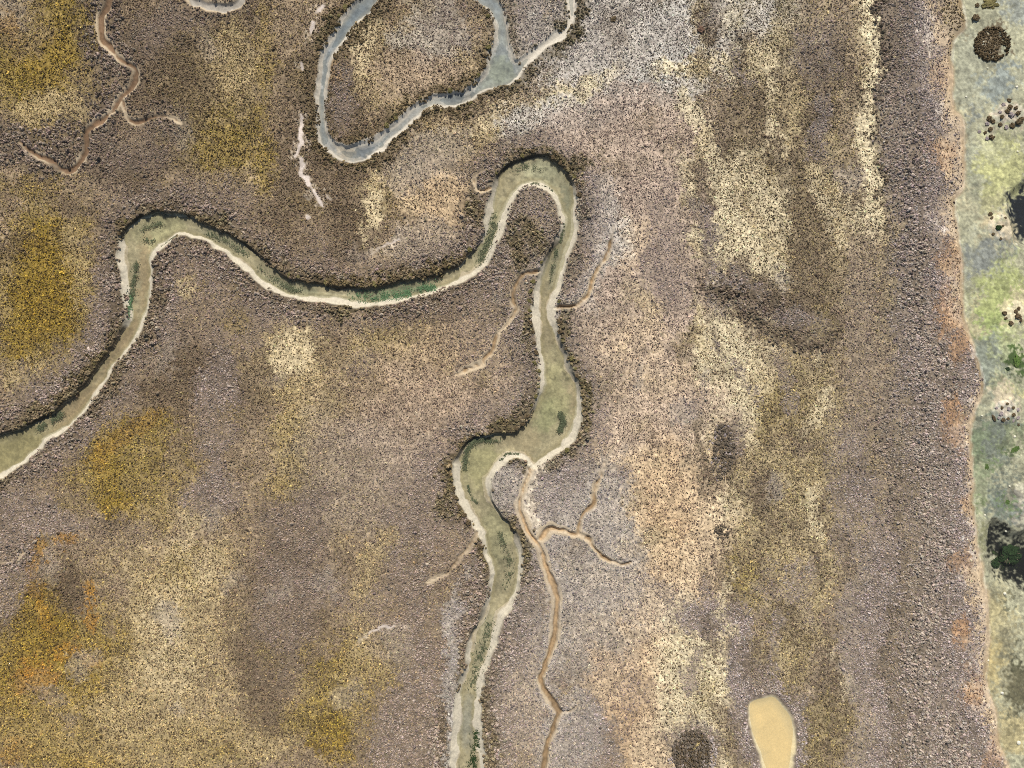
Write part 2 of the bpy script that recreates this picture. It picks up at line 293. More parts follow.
pans = [([(300,114),(302,124),(300,134),(303,142),(298,150),(296,157)],[2,4,4.5,6,4,2]), ([(301,157),(303,166),(301,173),(306,178),(309,184),(312,190)],[2,5,4,5,5,2]), ([(313,191),(318,197),(321,204),(325,207)],[3,4.5,5,2]),
    ([(313,22),(311,28),(309,35)],[3,4.5,2.5]), ([(323,7),(318,11),(314,13)],[4,3,1.5]), ([(301,64),(303,69)],[3,4]), ([(369,258),(382,247),(392,243),(399,238)],[1.5,3,3,1.5]), ([(713,285),(716,281)],[1.5,2.5]),
    ([(358,640),(372,631),(388,626),(400,627)],[1,2,2.5,1]), ([(307,215),(309,218)],[2,3]), ([(325,193),(332,199)],[1.5,2.5])]
dW = np.full(RX.shape, -1e6)
for pts, w in pans: dW = np.maximum(dW, line_sdf(pts, w))
for pts, w in pans: streak('bare', pts, 2.5, .5, .3)
streak('bare', [(537,468),(534,480),(529,492),(527,505),(529,517),(536,530)], 5.5, 1, .2)
# ------------------------------------------------------------------ flat colours (mud and algae films)
FC = np.empty(RX.shape + (3,)); FC[:] = lin((186,184,160))
FN = fbm(RX, RY, 18, 21, 6, .72)
def fblob(c, cx, cy, rx, ry, a=0, s=1.0, soft=.34):
    cc, n = math.cos(math.radians(a)), math.sin(math.radians(a))
    dx, dy = RX + 8 * FN - cx, RY + 8 * EDN - cy
    r = np.hypot((dx * cc + dy * n) / rx, (-dx * n + dy * cc) / ry) + .6 * FN
    w = (s * (1 - sstep(1 - soft, 1 + soft, r)))[..., None]
    FC[:] = FC * (1 - w) + lin(c) * w
F = fblob
F((150,160,165),1005,80,22,16,-30,.9); F((150,158,165),1016,5,14,20,0,.7); F((140,148,158),976,116,8,8,0,.7); F((170,172,160),970,80,14,50,0,.5); F((205,198,168),960,112,12,10,0,.8)
F((196,196,140),1005,165,26,34,0,.95); F((200,200,170),995,145,14,12,0,.6); F((172,176,160),975,160,10,30,0,.6); F((150,150,150),980,155,6,8,0,.6)
F((205,195,165),966,200,8,10,0,.8); F((200,196,150),995,200,14,12,0,.8); F((208,192,160),1003,226,16,14,0,.9); F((140,146,152),988,258,20,22,0,.85); F((120,125,125),970,247,4,7,0,.7); F((170,172,160),970,260,8,30,0,.5)
F((182,190,122),1003,305,30,36,0,.9); F((170,188,112),1000,320,16,20,0,.6); F((216,204,170),1018,312,14,14,0,.9); F((195,180,150),975,315,6,26,0,.6); F((150,152,148),980,300,4,20,0,.5)
F((135,145,140),992,362,22,28,0,.8); F((196,204,150),1012,350,14,20,0,.6); F((70,100,30),1020,362,8,12,0,.95); F((96,104,80),1011,368,4,5,0,.9); F((180,186,150),1008,385,14,10,0,.7)
F((208,206,140),1016,394,16,7,10,.9); F((215,200,180),1008,405,16,16,0,.9); F((120,130,124),995,440,26,30,20,.9); F((140,156,116),980,450,10,24,0,.6); F((150,160,120),1018,440,12,14,0,.6); F((84,110,56),1018,450,8,6,-30,.7); F((92,130,50),990,466,4,8,0,.8)
F((150,160,130),985,485,14,26,0,.6); F((110,124,124),1006,500,16,20,0,.8); F((96,130,50),977,500,6,8,0,.5); F((110,140,60),1012,502,6,8,0,.6); F((150,140,130),1022,505,8,22,0,.5); F((150,150,110),983,540,9,24,0,.8)
F((200,186,140),1000,625,24,34,0,.8); F((170,165,140),1012,640,12,20,0,.5); F((206,190,140),990,670,12,30,0,.85); F((200,178,120),984,650,7,26,0,.6); F((110,104,76),1022,690,12,36,0,.9); F((120,116,100),1014,640,8,8,0,.5); F((150,140,110),1008,680,10,20,0,.4); F((90,92,70),1020,665,6,12,0,.5); F((200,184,136),1012,735,22,20,0,.8)
F((96,100,84),1014,606,10,7,0,.7)
F((120,104,80),995,42,15,15,0,.95,.25); F((196,178,160),1012,112,22,11,-20,.7)
kn = sstep(-1, 9, pool_n + 3 * FN)[..., None]; FC[:] = FC * (1 - kn) + lin((24,32,46), .6) * kn
ks = sstep(-4, 9, pool_s + 6 * FN)[..., None]; FC[:] = FC * (1 - ks) + (lin((14,18,18), .5) + (lin((66,88,34)) - lin((14,18,18), .5)) * (np.clip(1 - np.hypot((RX - 1014) / 15, (RY - 560) / 17), 0, 1) ** .6 * sstep(-.35, .35, FN))[..., None]) * ks
# rusty margin: scrub edge -> flat edge
mg = lin((196,170,134)) * (.5 - .5 * np.clip(FN, -1, 1))[..., None] + lin((226,210,188)) * (.5 + .5 * np.clip(FN, -1, 1))[..., None]
wet = (sstep(-6, -1, dF) * (1 - sstep(0, 3, dF)))[..., None]

# ------------------------------------------------------------------ creek bed colours
CA = np.empty(RX.shape + (3,)); CA[:] = lin((158,150,116))
def cblob(F_, c, cx, cy, rx, ry, a=0, s=1.0):
    cc, n = math.cos(math.radians(a)), math.sin(math.radians(a))
    dx, dy = RX + 5 * FN - cx, RY + 5 * EDN - cy
    r = np.hypot((dx * cc + dy * n) / rx, (-dx * n + dy * cc) / ry) + .3 * FN
    w = (s * (1 - sstep(.5, 1.4, r)))[..., None]
    F_[:] = F_ * (1 - w) + lin(c) * w
A_ = lambda *a: cblob(CA, *a)
A_((136,128,74),10,455,50,24,-25,.9); A_((150,128,88),85,410,26,40,40,.9); A_((148,126,88),115,350,16,40,25,.9); A_((150,150,104),155,232,26,18,0,.7); A_((165,144,104),142,270,8,40,0,.8); A_((140,140,112),215,240,26,10,25,.6); A_((126,132,100),290,290,50,8,12,.7)
A_((160,154,124),340,297,24,6,0,.6); A_((98,122,82),395,293,40,7,-6,.8); A_((150,138,104),440,284,14,8,-20,.7); A_((130,136,100),490,240,8,34,15,.6); A_((158,160,128),545,172,26,14,0,.9); A_((150,140,104),500,178,12,10,0,.5)
A_((132,142,116),568,205,6,30,0,.6); A_((140,144,120),556,262,5,30,15,.6); A_((158,146,112),545,320,7,40,0,.8); A_((152,150,104),556,390,16,34,0,.8); A_((144,152,100),546,415,14,20,0,.6); A_((168,152,116),575,410,5,30,0,.6); A_((150,148,98),480,470,20,24,0,.8); A_((164,150,112),520,440,20,12,0,.6); A_((150,150,108),495,540,14,30,0,.6); A_((150,148,120),485,640,10,40,0,.5); A_((150,152,140),466,725,8,26,0,.8); A_((176,150,106),527,500,8,40,0,.9)
CA = (CA * .74 + lin((166,164,146)) * .26) * np.array([1.42, 1.32, 1.40])
CB = np.empty(RX.shape + (3,)); CB[:] = lin((138,140,136))
B_ = lambda *a: cblob(CB, *a)
B_((104,114,120),345,40,16,40,30,.8); B_((112,120,124),322,100,5,30,0,.7); B_((112,114,112),340,147,12,8,20,.8); B_((160,150,130),345,152,8,8,0,.8); B_((104,106,106),365,148,12,7,-20,.9); B_((112,118,118),400,126,16,8,-40,.7); B_((150,150,140),430,100,14,6,0,.6); B_((112,114,112),455,100,14,5,0,.7); B_((160,160,140),490,80,18,12,-20,.6); B_((156,158,134),502,66,14,14,0,.7); B_((150,150,140),500,30,8,20,0,.6); B_((200,192,176),548,44,34,10,-40,1); B_((200,194,178),571,8,8,24,0,1); B_((130,140,145),500,0,12,10,0,.5)

CB *= np.array([1.62, 1.60, 1.58]); FC = (FC * .8 + FC.mean(-1, keepdims=True) * .2) * np.array([1.20, 1.16, 1.05])
# ------------------------------------------------------------------ heights (metres)
Zm = .10 * fbm(RX, RY, 80, 31, 4) + .05 * fbm(RX, RY, 14, 32, 3)
ridge = np.exp(-((RX - 912) / 34.0) ** 2)
Zm = Zm + .55 * ridge
rel = sstep(-8, 10, dS); Zm = Zm * (1 - rel) + (-.12 + .03 * FN) * rel
f_in = sstep(-10, 6, dF); Zm = Zm * (1 - f_in) + (-.46 + .05 * FN) * f_in
Zm -= .8 * sstep(-3, 9, pool_n) + .8 * sstep(-5, 9, pool_s)
mounds = ((1003,226,14,13,.16),(1018,313,11,11,.18),(1010,411,15,13,.2),(1024,508,9,22,.26),(1012,112,22,12,.16),(995,42,14,14,.1),(978,16,5,5,.1))
for cx, cy, rx, ry, h in mounds:
    Zm += h * (1 - sstep(.5, 1.25, np.hypot((RX - cx) / rx, (RY - cy) / ry) + .7 * FN)) * sstep(-4, 2, dF)
Zm -= .30 * sstep(-1, 8, dP)
LEVEL, LEVELB, LAGOON, PONDL = -.40, -.26, -.40, -.16

def gully(px, py):
    u, v = 2.4 * fbm(px, py, 15, 141, 3), 2.4 * fbm(px, py, 15, 142, 3)
    return sample(dD, px + u, py + v) + .8 * fbm(px, py, 8, 143, 3) + .9 * fbm(px, py, 26, 149, 2)
def creekA(px, py): return sample(dA, px + 1.6 * fbm(px, py, 10, 144, 3), py + 1.6 * fbm(px, py, 10, 145, 3))
def creekB(px, py): return sample(dB, px + 1.3 * fbm(px, py, 10, 144, 3), py + 1.3 * fbm(px, py, 10, 145, 3))
def pan(px, py): return sample(dW, px + 2 * fbm(px, py, 6, 146, 2), py + 2 * fbm(px, py, 6, 147, 2))
def heights_and_colours(px, py, fine=True):
    """ground height and ground colour at map points"""
    z = sample(Zm, px, py); n1 = fbm(px, py, 7, 41, 3); n2 = fbm(px, py, 24, 42, 2)
    g = dithered(FLD[..., :3], px, py, 6.5)
    g = g * np.exp(.14 * n1 + .55 * fbm(px, py, 1.8, 43, 2) + .12 * fbm(px, py, 18, 44, 3) - .02)[..., None]
    a = creekA(px, py) + .9 * n1; b = creekB(px, py) + .9 * n1; d = gully(px, py) + .5 * n1
    p = sample(dP, px, py) + 1.0 * n1 + .8 * n2; f = sample(dF, px, py) + 2.2 * n1 + 2.4 * n2; s = sample(dS, px, py)
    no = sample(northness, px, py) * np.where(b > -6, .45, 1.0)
    wp = sstep(-.4, .9, pan(px, py) + .8 * fbm(px, py, 3.5, 148, 2))[..., None]; g = g * (1 - wp) + lin((204,190,176), .9) * np.exp(.3 * n1 + .25 * n2)[..., None] * wp
    # margin and flat
    m = sstep(-1, 5, s + 2 * n2)[..., None]; g = g * (1 - .8 * m) + (.45 * g + .55 * sample(mg, px, py)) * .8 * m
    w_ = (sstep(-6, -1, f) * (1 - sstep(0, 3, f)) * np.clip(.6 + .9 * n2, 0, 1))[..., None]; g = g * (1 - .7 * w_) + lin((156,132,92)) * .7 * w_
    fl = dithered(FC, px, py, 10.0, 2.6) * np.exp(.16 * n1 + .10 * n2 + .40 * fbm(px, py, 1.9, 48, 2) - .35 * sstep(.2, .6, fbm(px, py, 5, 55, 3)))[..., None]
    m = sstep(-2, 4, f)[..., None]; g = g * (1 - m) + fl * m
    # pond
    m = sstep(-1, 2.5, p)[..., None]; pc = lin((240,216,158)) * 1.1 * (1 - .06 * n2[..., None]); pc = pc * np.exp(.10 * n2 + .10 * fbm(px, py, 12, 53, 3))[..., None]; pr = (1 - sstep(0, 9, p + 5 * n2))[..., None] * .8; pc = pc * (1 - pr) + lin((226,212,172)) * pr
    g = g * (1 - m) + pc * m
    # drains: cream lip, brown bed
    pale0 = sstep(450, 500, py) * (1 - sstep(620, 660, py)) * (1 - sstep(560, 575, px)) * sstep(500, 515, px)
    west = (1 - sstep(380, 470, px))
    lip = (sstep(-2.4 - 1.8 * pale0, -.4 - 1.4 * pale0, d))[..., None]; lw = np.clip(.70 + .9 * n2 - .2 * west, .1, .95)[..., None]; g = g * (1 - lip * lw) + lin((208,188,156)) * lip * lw
    bed = sstep(.4, 1.6, d)[..., None]
    pale = (sstep(450, 500, py) * (1 - sstep(610, 660, py)) * (1 - sstep(560, 575, px)) * sstep(500, 515, px))[..., None]
    bc = (lin((156,131,98)) * (1 - pale) + lin((190,162,124)) * pale) * (1 - west)[..., None] + lin((128,102,76)) * west[..., None]
    grey_top = (sstep(150, 180, px) * (1 - sstep(260, 290, px)) * (1 - sstep(20, 60, py)))[..., None]
    bc = bc * (1 - grey_top) + lin((168,160,146)) * grey_top
    g = g * (1 - bed) + bc * np.exp(.22 * n1 + .2 * n2 + .16 * fbm(px, py, 2.2, 49, 2))[..., None] * bed
    zc = -(.40 - .14 * west) * sstep(-.8, 2.8, d)
    # creeks: pale lip of dried mud, then the bed
    wid = 5.0 - 4.5 * sstep(.1, .6, no) + 2.8 * n2 + 1.2 * n1
    for hx, hy, hr, hv in ((120,275,26,1.0),(120,300,22,1.2),(556,250,22,2.6),(541,300,34,2.5),(575,225,24,2.2),(556,310,24,1.5),(452,735,40,2.8),(484,735,30,1.5),(457,500,40,1.2),(575,440,30,1.0),(490,215,24,1.5),(527,505,26,-2.6),(532,475,16,-1.5)):
        wid = wid + hv * np.exp(-((px - hx) ** 2 + (py - hy) ** 2) / hr ** 2)
    wid = np.clip(wid, .4, 8)
    for dd, CF, fac, lev, dk in ((a, CA, 1.0, LEVEL, 1.0), (b, CB, .5, LEVELB, .5)):
        bw = wid * fac + (0 if fac == 1 else 1.3) + (0 if fac == 1 else 3.0 * sstep(515, 530, px))
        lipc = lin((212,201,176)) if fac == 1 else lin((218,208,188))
        lip_shade = (sstep(.1, .6, no) * (1.0 if fac == 1 else .35) * (1 if fac == 1 else 1 - sstep(508, 520, px)))[..., None]; lipc = lipc * (1 - lip_shade) + lin((74,66,52)) * lip_shade  # dark tone on north banks is bank shade painted into the lip colour
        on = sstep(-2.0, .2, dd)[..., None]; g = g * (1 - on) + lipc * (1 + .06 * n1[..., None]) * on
        t = sstep(bw, bw + 5, dd + .8 * n2)[..., None]
        e = sstep(bw - .6, bw + .8, dd)[..., None]
        bedc = dithered(CF, px, py, 5.0, 3.5) * np.exp(.20 * n1 + .26 * n2 + .24 * fbm(px, py, 2.2, 47, 2) - .5 * sstep(.25, .6, fbm(px, py, 4.5, 50, 3)) * sstep(-.3, .3, fbm(px, py, 30, 52, 2)))[..., None]
        sh = (lin((176,160,122)) if fac == 1 else lin((178,170,150))) * .5 + bedc * .5
        g = g * (1 - e) + (sh * (1 - t) + bedc * t) * e
        top = (.18 + .12 * sstep(.1, .6, no)) * dk
        zc = np.minimum(zc, np.where(dd > -1.5, -top * sstep(-.8, .7, dd) - (-lev - top + .02) * sstep(0, 1, dd / bw) - .16 * dk * sstep(bw, bw + 8, dd), 0))
    z = z + zc + .02 * n1
    return z, np.clip(g, 0.004, .9)

# ------------------------------------------------------------------ helpers for objects
def tag(o, label, cat, group=None, kind=None):
    o['label'] = label; o['category'] = cat
    if group: o['group'] = group
    if kind: o['kind'] = kind
    return o
def mesh_from(name, verts, faces_flat, corners, mat=None, cols=None):
    me = bpy.data.meshes.new(name)
    nv = len(verts); nf = len(faces_flat) // corners
    me.vertices.add(nv); me.vertices.foreach_set('co', np.asarray(verts, np.float32).ravel())
    me.loops.add(nf * corners); me.loops.foreach_set('vertex_index', np.asarray(faces_flat, np.int32))
    me.polygons.add(nf); me.polygons.foreach_set('loop_start', np.arange(0, nf * corners, corners, dtype=np.int32))
    me.update(calc_edges=True)
    if cols is not None:
        at = me.color_attributes.new('Col', 'FLOAT_COLOR', 'POINT')
        at.data.foreach_set('color', np.c_[cols, np.ones(nv)].astype(np.float32).ravel())
    if mat: me.materials.append(mat)
    return me
def link(name, me, parent=None, loc=None):
    o = bpy.data.objects.new(name, me); COL.objects.link(o)
    if parent: o.parent = parent
    if loc is not None: o.location = loc
    return o

# ------------------------------------------------------------------ materials
def new_mat(name):
    m = bpy.data.materials.new(name); m.use_nodes = True; nt = m.node_tree
    return m, nt, nt.nodes['Principled BSDF']
def soil_mat(name, rough=.95, bump=.6, bscale=9.0, spec=.2):
    m, nt, bs = new_mat(name); N = nt.nodes; L = nt.links
    at = N.new('ShaderNodeAttribute'); at.attribute_name = 'Col'
    tc = N.new('ShaderNodeTexCoord')
    n1 = N.new('ShaderNodeTexNoise'); n1.inputs['Scale'].default_value = bscale; n1.inputs['Detail'].default_value = 6; n1.inputs['Roughness'].default_value = .7
    L.new(tc.outputs['Object'], n1.inputs['Vector'])
    mr = N.new('ShaderNodeMapRange'); mr.inputs[1].default_value = .3; mr.inputs[2].default_value = .7; mr.inputs[3].default_value = .78; mr.inputs[4].default_value = 1.22
    L.new(n1.outputs['Fac'], mr.inputs[0])
    mul = N.new('ShaderNodeVectorMath'); mul.operation = 'SCALE'
    L.new(at.outputs['Color'], mul.inputs[0]); L.new(mr.outputs[0], mul.inputs['Scale'])
    L.new(mul.outputs[0], bs.inputs['Base Color'])
    bp = N.new('ShaderNodeBump'); bp.inputs['Strength'].default_value = bump; bp.inputs['Distance'].default_value = .06
    L.new(n1.outputs['Fac'], bp.inputs['Height']); L.new(bp.outputs[0], bs.inputs['Normal'])
    bs.inputs['Roughness'].default_value = rough; bs.inputs['Specular IOR Level'].default_value = spec
    return m
M_SOIL = soil_mat('marsh_soil')
M_MUD = soil_mat('creek_mud', .8, .35, 5.0, .3)
M_FLAT = soil_mat('flat_mud', .8, .35, 12.0, .3)
def leaf_mat(name, attr_type='INSTANCER', attr='ccol', col=None, var=.25):
    m, nt, bs = new_mat(name); N = nt.nodes; L = nt.links
    lv = N.new('ShaderNodeAttribute'); lv.attribute_name = 'leafv'
    if col is None:
        at = N.new('ShaderNodeAttribute'); at.attribute_name = attr; at.attribute_type = attr_type; src = at.outputs['Color']
    else:
        rgb = N.new('ShaderNodeRGB'); rgb.outputs[0].default_value = (*col, 1); src = rgb.outputs[0]
    mr = N.new('ShaderNodeMapRange'); mr.inputs[3].default_value = 1 - var; mr.inputs[4].default_value = 1 + var
    L.new(lv.outputs['Fac'], mr.inputs[0])
    mul = N.new('ShaderNodeVectorMath'); mul.operation = 'SCALE'
    L.new(src, mul.inputs[0]); L.new(mr.outputs[0], mul.inputs['Scale'])
    L.new(mul.outputs[0], bs.inputs['Base Color'])
    bs.inputs['Roughness'].default_value = .85; bs.inputs['Specular IOR Level'].default_value = .15
    return m
M_PLANT = leaf_mat('plant_leaves', var=.35)
def water_mat(name, tint, murk, murk_w):
    m, nt, bs = new_mat(name); N = nt.nodes; L = nt.links; N.remove(bs)
    out = N['Material Output']
    tr = N.new('ShaderNodeBsdfTransparent'); tr.inputs[0].default_value = (*tint, 1)
    df = N.new('ShaderNodeBsdfDiffuse'); df.inputs[0].default_value = (*murk, 1)
    gl = N.new('ShaderNodeBsdfGlossy'); gl.inputs['Roughness'].default_value = .04
    fr = N.new('ShaderNodeFresnel'); fr.inputs[0].default_value = 1.33
    tc = N.new('ShaderNodeTexCoord'); nz_ = N.new('ShaderNodeTexNoise'); nz_.inputs['Scale'].default_value = 3.0; nz_.inputs['Detail'].default_value = 3
    L.new(tc.outputs['Object'], nz_.inputs['Vector'])
    bp = N.new('ShaderNodeBump'); bp.inputs['Strength'].default_value = .12; bp.inputs['Distance'].default_value = .02; L.new(nz_.outputs['Fac'], bp.inputs['Height'])
    L.new(bp.outputs[0], gl.inputs['Normal']); L.new(bp.outputs[0], fr.inputs['Normal'])
    m1 = N.new('ShaderNodeMixShader'); m1.inputs[0].default_value = murk_w; L.new(tr.outputs[0], m1.inputs[1]); L.new(df.outputs[0], m1.inputs[2])
    m2 = N.new('ShaderNodeMixShader'); L.new(fr.outputs[0], m2.inputs[0]); L.new(m1.outputs[0], m2.inputs[1]); L.new(gl.outputs[0], m2.inputs[2])
    L.new(m2.outputs[0], out.inputs['Surface'])
    return m
M_WATER = water_mat('creek_water', (.95,.97,.93), tuple(lin((150,148,118))), .10)
M_WATERB = water_mat('loop_water', (.94,.97,.98), tuple(lin((150,156,158))), .18)
M_LAGOON = water_mat('lagoon_water', (.96,.98,.97), tuple(lin((196,196,178))), .02)
M_PONDW = water_mat('pond_water', (.99,.975,.95), tuple(lin((238,216,160), 1.0)), .4)

# ------------------------------------------------------------------ terrain: one sheet cut along its borders into ground, beds and flat
def axis(a, b, far):
    core = np.arange(a, b + .1, 1.0); ext = []
    s = 1.0; p = 0.0
    while p < far: s *= 1.035 if p < 420 else 1.4; p += s; ext.append(p)
    ext = np.array(ext)
    return np.concatenate([a - ext[::-1], core, b + ext])
gx = axis(-60, 1084, 4000); gy = axis(-60, 828, 4000)
GX, GY = np.meshgrid(gx, gy)
GZ, GC = heights_and_colours(GX, GY)
nxg, nyg = len(gx), len(gy)
idx = np.arange(nxg * nyg).reshape(nyg, nxg)
quad = np.stack([idx[:-1, :-1], idx[1:, :-1], idx[1:, 1:], idx[:-1, 1:]], -1).reshape(-1, 4)
cxm = .25 * (GX[:-1, :-1] + GX[1:, 1:]) * 2; cym = .25 * (GY[:-1, :-1] + GY[1:, 1:]) * 2
cA, cB, cD, cP, cF = (sample(d_, cxm, cym).ravel() for d_ in (dA, dB, dD, dP, dF))
cat = np.zeros(len(quad), int)
cat[cF > 0] = 4
cat[cD > .3] = 5
cat[cA > -.5] = 1; cat[cB > -.5] = 2; cat[cP > -.5] = 3
VERT = np.stack([wx(GX).ravel(), wy(GY).ravel(), GZ.ravel()], -1); VC = GC.reshape(-1, 3)
def terrain_piece(k, name, mat, label, catg):
    q = quad[cat == k]; used, inv = np.unique(q.ravel(), return_inverse=True)
    me = mesh_from(name, VERT[used], inv, 4, mat, VC[used])
    me.polygons.foreach_set('use_smooth', np.ones(len(q), bool))
    o = link(name, me); tag(o, label, catg, kind='structure'); return o
terrain_piece(0, 'marsh_ground', M_SOIL, 'brown and straw coloured salt marsh soil between the creeks', 'ground')
terrain_piece(1, 'creek_bed', M_MUD, 'olive mud bed with cream banks of the long winding main creek', 'creek bed')
terrain_piece(2, 'creek_bed', M_MUD, 'grey mud bed of the looping creek at the top', 'creek bed')
terrain_piece(3, 'pond_bed', M_MUD, 'ochre mud bottom of the small oval pond', 'pond bed')
terrain_piece(4, 'mud_flat', M_FLAT, 'pale mottled green and grey mud flat along the right edge', 'mud flat')
terrain_piece(5, 'drainage_gully', M_MUD, 'narrow brown side gullies that branch through the marsh', 'gully')

def water_piece(name, field, lo, level, mat, label, step=4.0):
    xs = np.arange(-400, 1425, step); ys = np.arange(-400, 1169, step)
    X, Y = np.meshgrid(xs, ys); ii = np.arange(X.size).reshape(X.shape)
    q = np.stack([ii[:-1, :-1], ii[1:, :-1], ii[1:, 1:], ii[:-1, 1:]], -1).reshape(-1, 4)
    c = sample(field, X, Y); m = np.maximum.reduce([c[:-1, :-1], c[1:, :-1], c[1:, 1:], c[:-1, 1:]]).ravel() > lo
    q = q[m]; used, inv = np.unique(q.ravel(), return_inverse=True)
    V = np.stack([wx(X).ravel(), wy(Y).ravel(), np.full(X.size, level)], -1)[used]
    o = link(name, mesh_from(name, V, inv, 4, mat)); tag(o, label, 'water', kind='structure'); return o
water_piece('water', dA, 0, LEVEL, M_WATER, 'shallow olive water in the long winding main creek')
water_piece('water', dB, 0, LEVELB, M_WATERB, 'shallow blue grey water in the looping creek at the top')
water_piece('water', dF, 2, LAGOON, M_LAGOON, 'thin clear water over the pale flat at the right edge')
water_piece('water', dP, 0, PONDL, M_PONDW, 'cloudy yellow water of the small oval pond')

# ------------------------------------------------------------------ leafy clump meshes
def leaf_cloud(n, seed, size=(.22, .40), shell=.55, flat=.75, spread_up=.8):
    """n leaf-sized quads spread through a low dome of radius 1"""
    r = np.random.default_rng(seed)
    th = r.random(n) * 2 * math.pi; u = r.random(n)
    el = np.arcsin(u ** .8)
    rad = shell + (1 - shell) * r.random(n)
    rad *= .82 + .25 * np.sin(3 * th + seed) * np.cos(el)
    c = np.stack([rad * np.cos(el) * np.cos(th), rad * np.cos(el) * np.sin(th), flat * rad * np.sin(el) + .05], -1)
    nrm = c / np.linalg.norm(c, axis=1, keepdims=True) * .8 + r.normal(0, .55, (n, 3)) + np.array([0, 0, spread_up]) * .5
    nrm /= np.linalg.norm(nrm, axis=1, keepdims=True)
    t = np.cross(nrm, r.normal(0, 1, (n, 3))); t /= np.linalg.norm(t, axis=1, keepdims=True); bt = np.cross(nrm, t)
    s = size[0] + (size[1] - size[0]) * r.random(n); w = s * (.45 + .4 * r.random(n))
    q = np.stack([c - t * s[:, None], c + bt * w[:, None], c + t * s[:, None], c - bt * w[:, None]], 1)
    return q.reshape(-1, 3), np.repeat(r.random(n), 4)
def dome_clump(nleaf, seed, nseg=9):
    r = np.random.default_rng(seed + 5); rings = []
    for k, el in enumerate((-.25, .35, .8, 1.2)):
        th = np.arange(nseg) / nseg * 2 * math.pi + .35 * k
        rad = (.82 + .22 * np.sin(2 * th + seed) * np.cos(el)) * (1 + r.normal(0, .16, nseg))
        rings.append(np.stack([rad * math.cos(el) * np.cos(th), rad * math.cos(el) * np.sin(th), .8 * rad * math.sin(el)], -1))
    Q = []
    for a, b in zip(rings[:-1], rings[1:]):
        for i in range(nseg):
            j = (i + 1) % nseg; Q.append([a[i], a[j], b[j], b[i]])
    tp = rings[-1]; cen = tp.mean(0) + np.array([0, 0, .08])
    for i in range(0, nseg - 1, 2): Q.append([tp[i], tp[(i + 1) % nseg], tp[(i + 2) % nseg], cen])
    Q = np.array(Q); lv = np.repeat(.35 + .5 * r.random(len(Q)), 4)
    V, l2 = leaf_cloud(nleaf, seed, (.18, .36), .75, .8, 1.2)
    return np.concatenate([Q.reshape(-1, 3), V]), np.concatenate([lv, l2])
def leaf_mesh(name, V, lv, mat):
    me = mesh_from(name, V, np.arange(len(V)), 4, mat)
    at = me.attributes.new('leafv', 'FLOAT', 'POINT'); at.data.foreach_set('value', lv.astype(np.float32))
    return me
PROTO = [bpy.data.objects.new('shrub_clump', leaf_mesh('shrub_clump', *dome_clump(16, 100 + k), M_PLANT)) for k in range(6)]
PROTO_G = [bpy.data.objects.new('grass_tuft', leaf_mesh('grass_tuft', *leaf_cloud(26, 200 + k, (.3, .55), .3, .8, .4), M_PLANT)) for k in range(4)]

def scatter_group(protos):
    ng = bpy.data.node_groups.new('scatter', 'GeometryNodeTree')
    ng.interface.new_socket('Geometry', in_out='INPUT', socket_type='NodeSocketGeometry')
    ng.interface.new_socket('Geometry', in_out='OUTPUT', socket_type='NodeSocketGeometry')
    N, L = ng.nodes, ng.links
    gi = N.new('NodeGroupInput'); go = N.new('NodeGroupOutput'); iop = N.new('GeometryNodeInstanceOnPoints')
    jn = N.new('GeometryNodeJoinGeometry')
    for p in protos:
        oi = N.new('GeometryNodeObjectInfo'); oi.inputs['Object'].default_value = p; oi.inputs['As Instance'].default_value = True
        L.new(oi.outputs['Geometry'], jn.inputs[0])
    def named(n, t):
        a = N.new('GeometryNodeInputNamedAttribute'); a.data_type = t; a.inputs['Name'].default_value = n
        return [o for o in a.outputs if o.enabled][0] if False else a.outputs['Attribute']
    L.new(gi.outputs[0], iop.inputs['Points']); L.new(jn.outputs[0], iop.inputs['Instance'])
    iop.inputs['Pick Instance'].default_value = True
    L.new(named('var', 'INT'), iop.inputs['Instance Index'])
    L.new(named('scl', 'FLOAT_VECTOR'), iop.inputs['Scale'])
    e2r = N.new('FunctionNodeEulerToRotation'); L.new(named('rot', 'FLOAT_VECTOR'), e2r.inputs[0]); L.new(e2r.outputs[0], iop.inputs['Rotation'])
    L.new(iop.outputs[0], go.inputs[0])
    return ng
NG_S, NG_G = scatter_group(PROTO), scatter_group(PROTO_G)
def scatter(name, pos, scl, col, ng, nvar, label, catg):
    n = len(pos); me = bpy.data.meshes.new(name); me.vertices.add(n); me.vertices.foreach_set('co', pos.astype(np.float32).ravel())
    a = me.attributes.new('scl', 'FLOAT_VECTOR', 'POINT'); a.data.foreach_set('vector', scl.astype(np.float32).ravel())
    rot = np.c_[rng.normal(0, .12, n), rng.normal(0, .12, n), rng.random(n) * 6.283]
    a = me.attributes.new('rot', 'FLOAT_VECTOR', 'POINT'); a.data.foreach_set('vector', rot.astype(np.float32).ravel())
    a = me.attributes.new('var', 'INT', 'POINT'); a.data.foreach_set('value', rng.integers(0, nvar, n).astype(np.int32))
    a = me.attributes.new('ccol', 'FLOAT_COLOR', 'POINT'); a.data.foreach_set('color', np.c_[col, np.ones(n)].astype(np.float32).ravel())
    me.update()
    o = link(name, me); md = o.modifiers.new('scatter', 'NODES'); md.node_group = ng
    tag(o, label, catg, kind='stuff'); return o

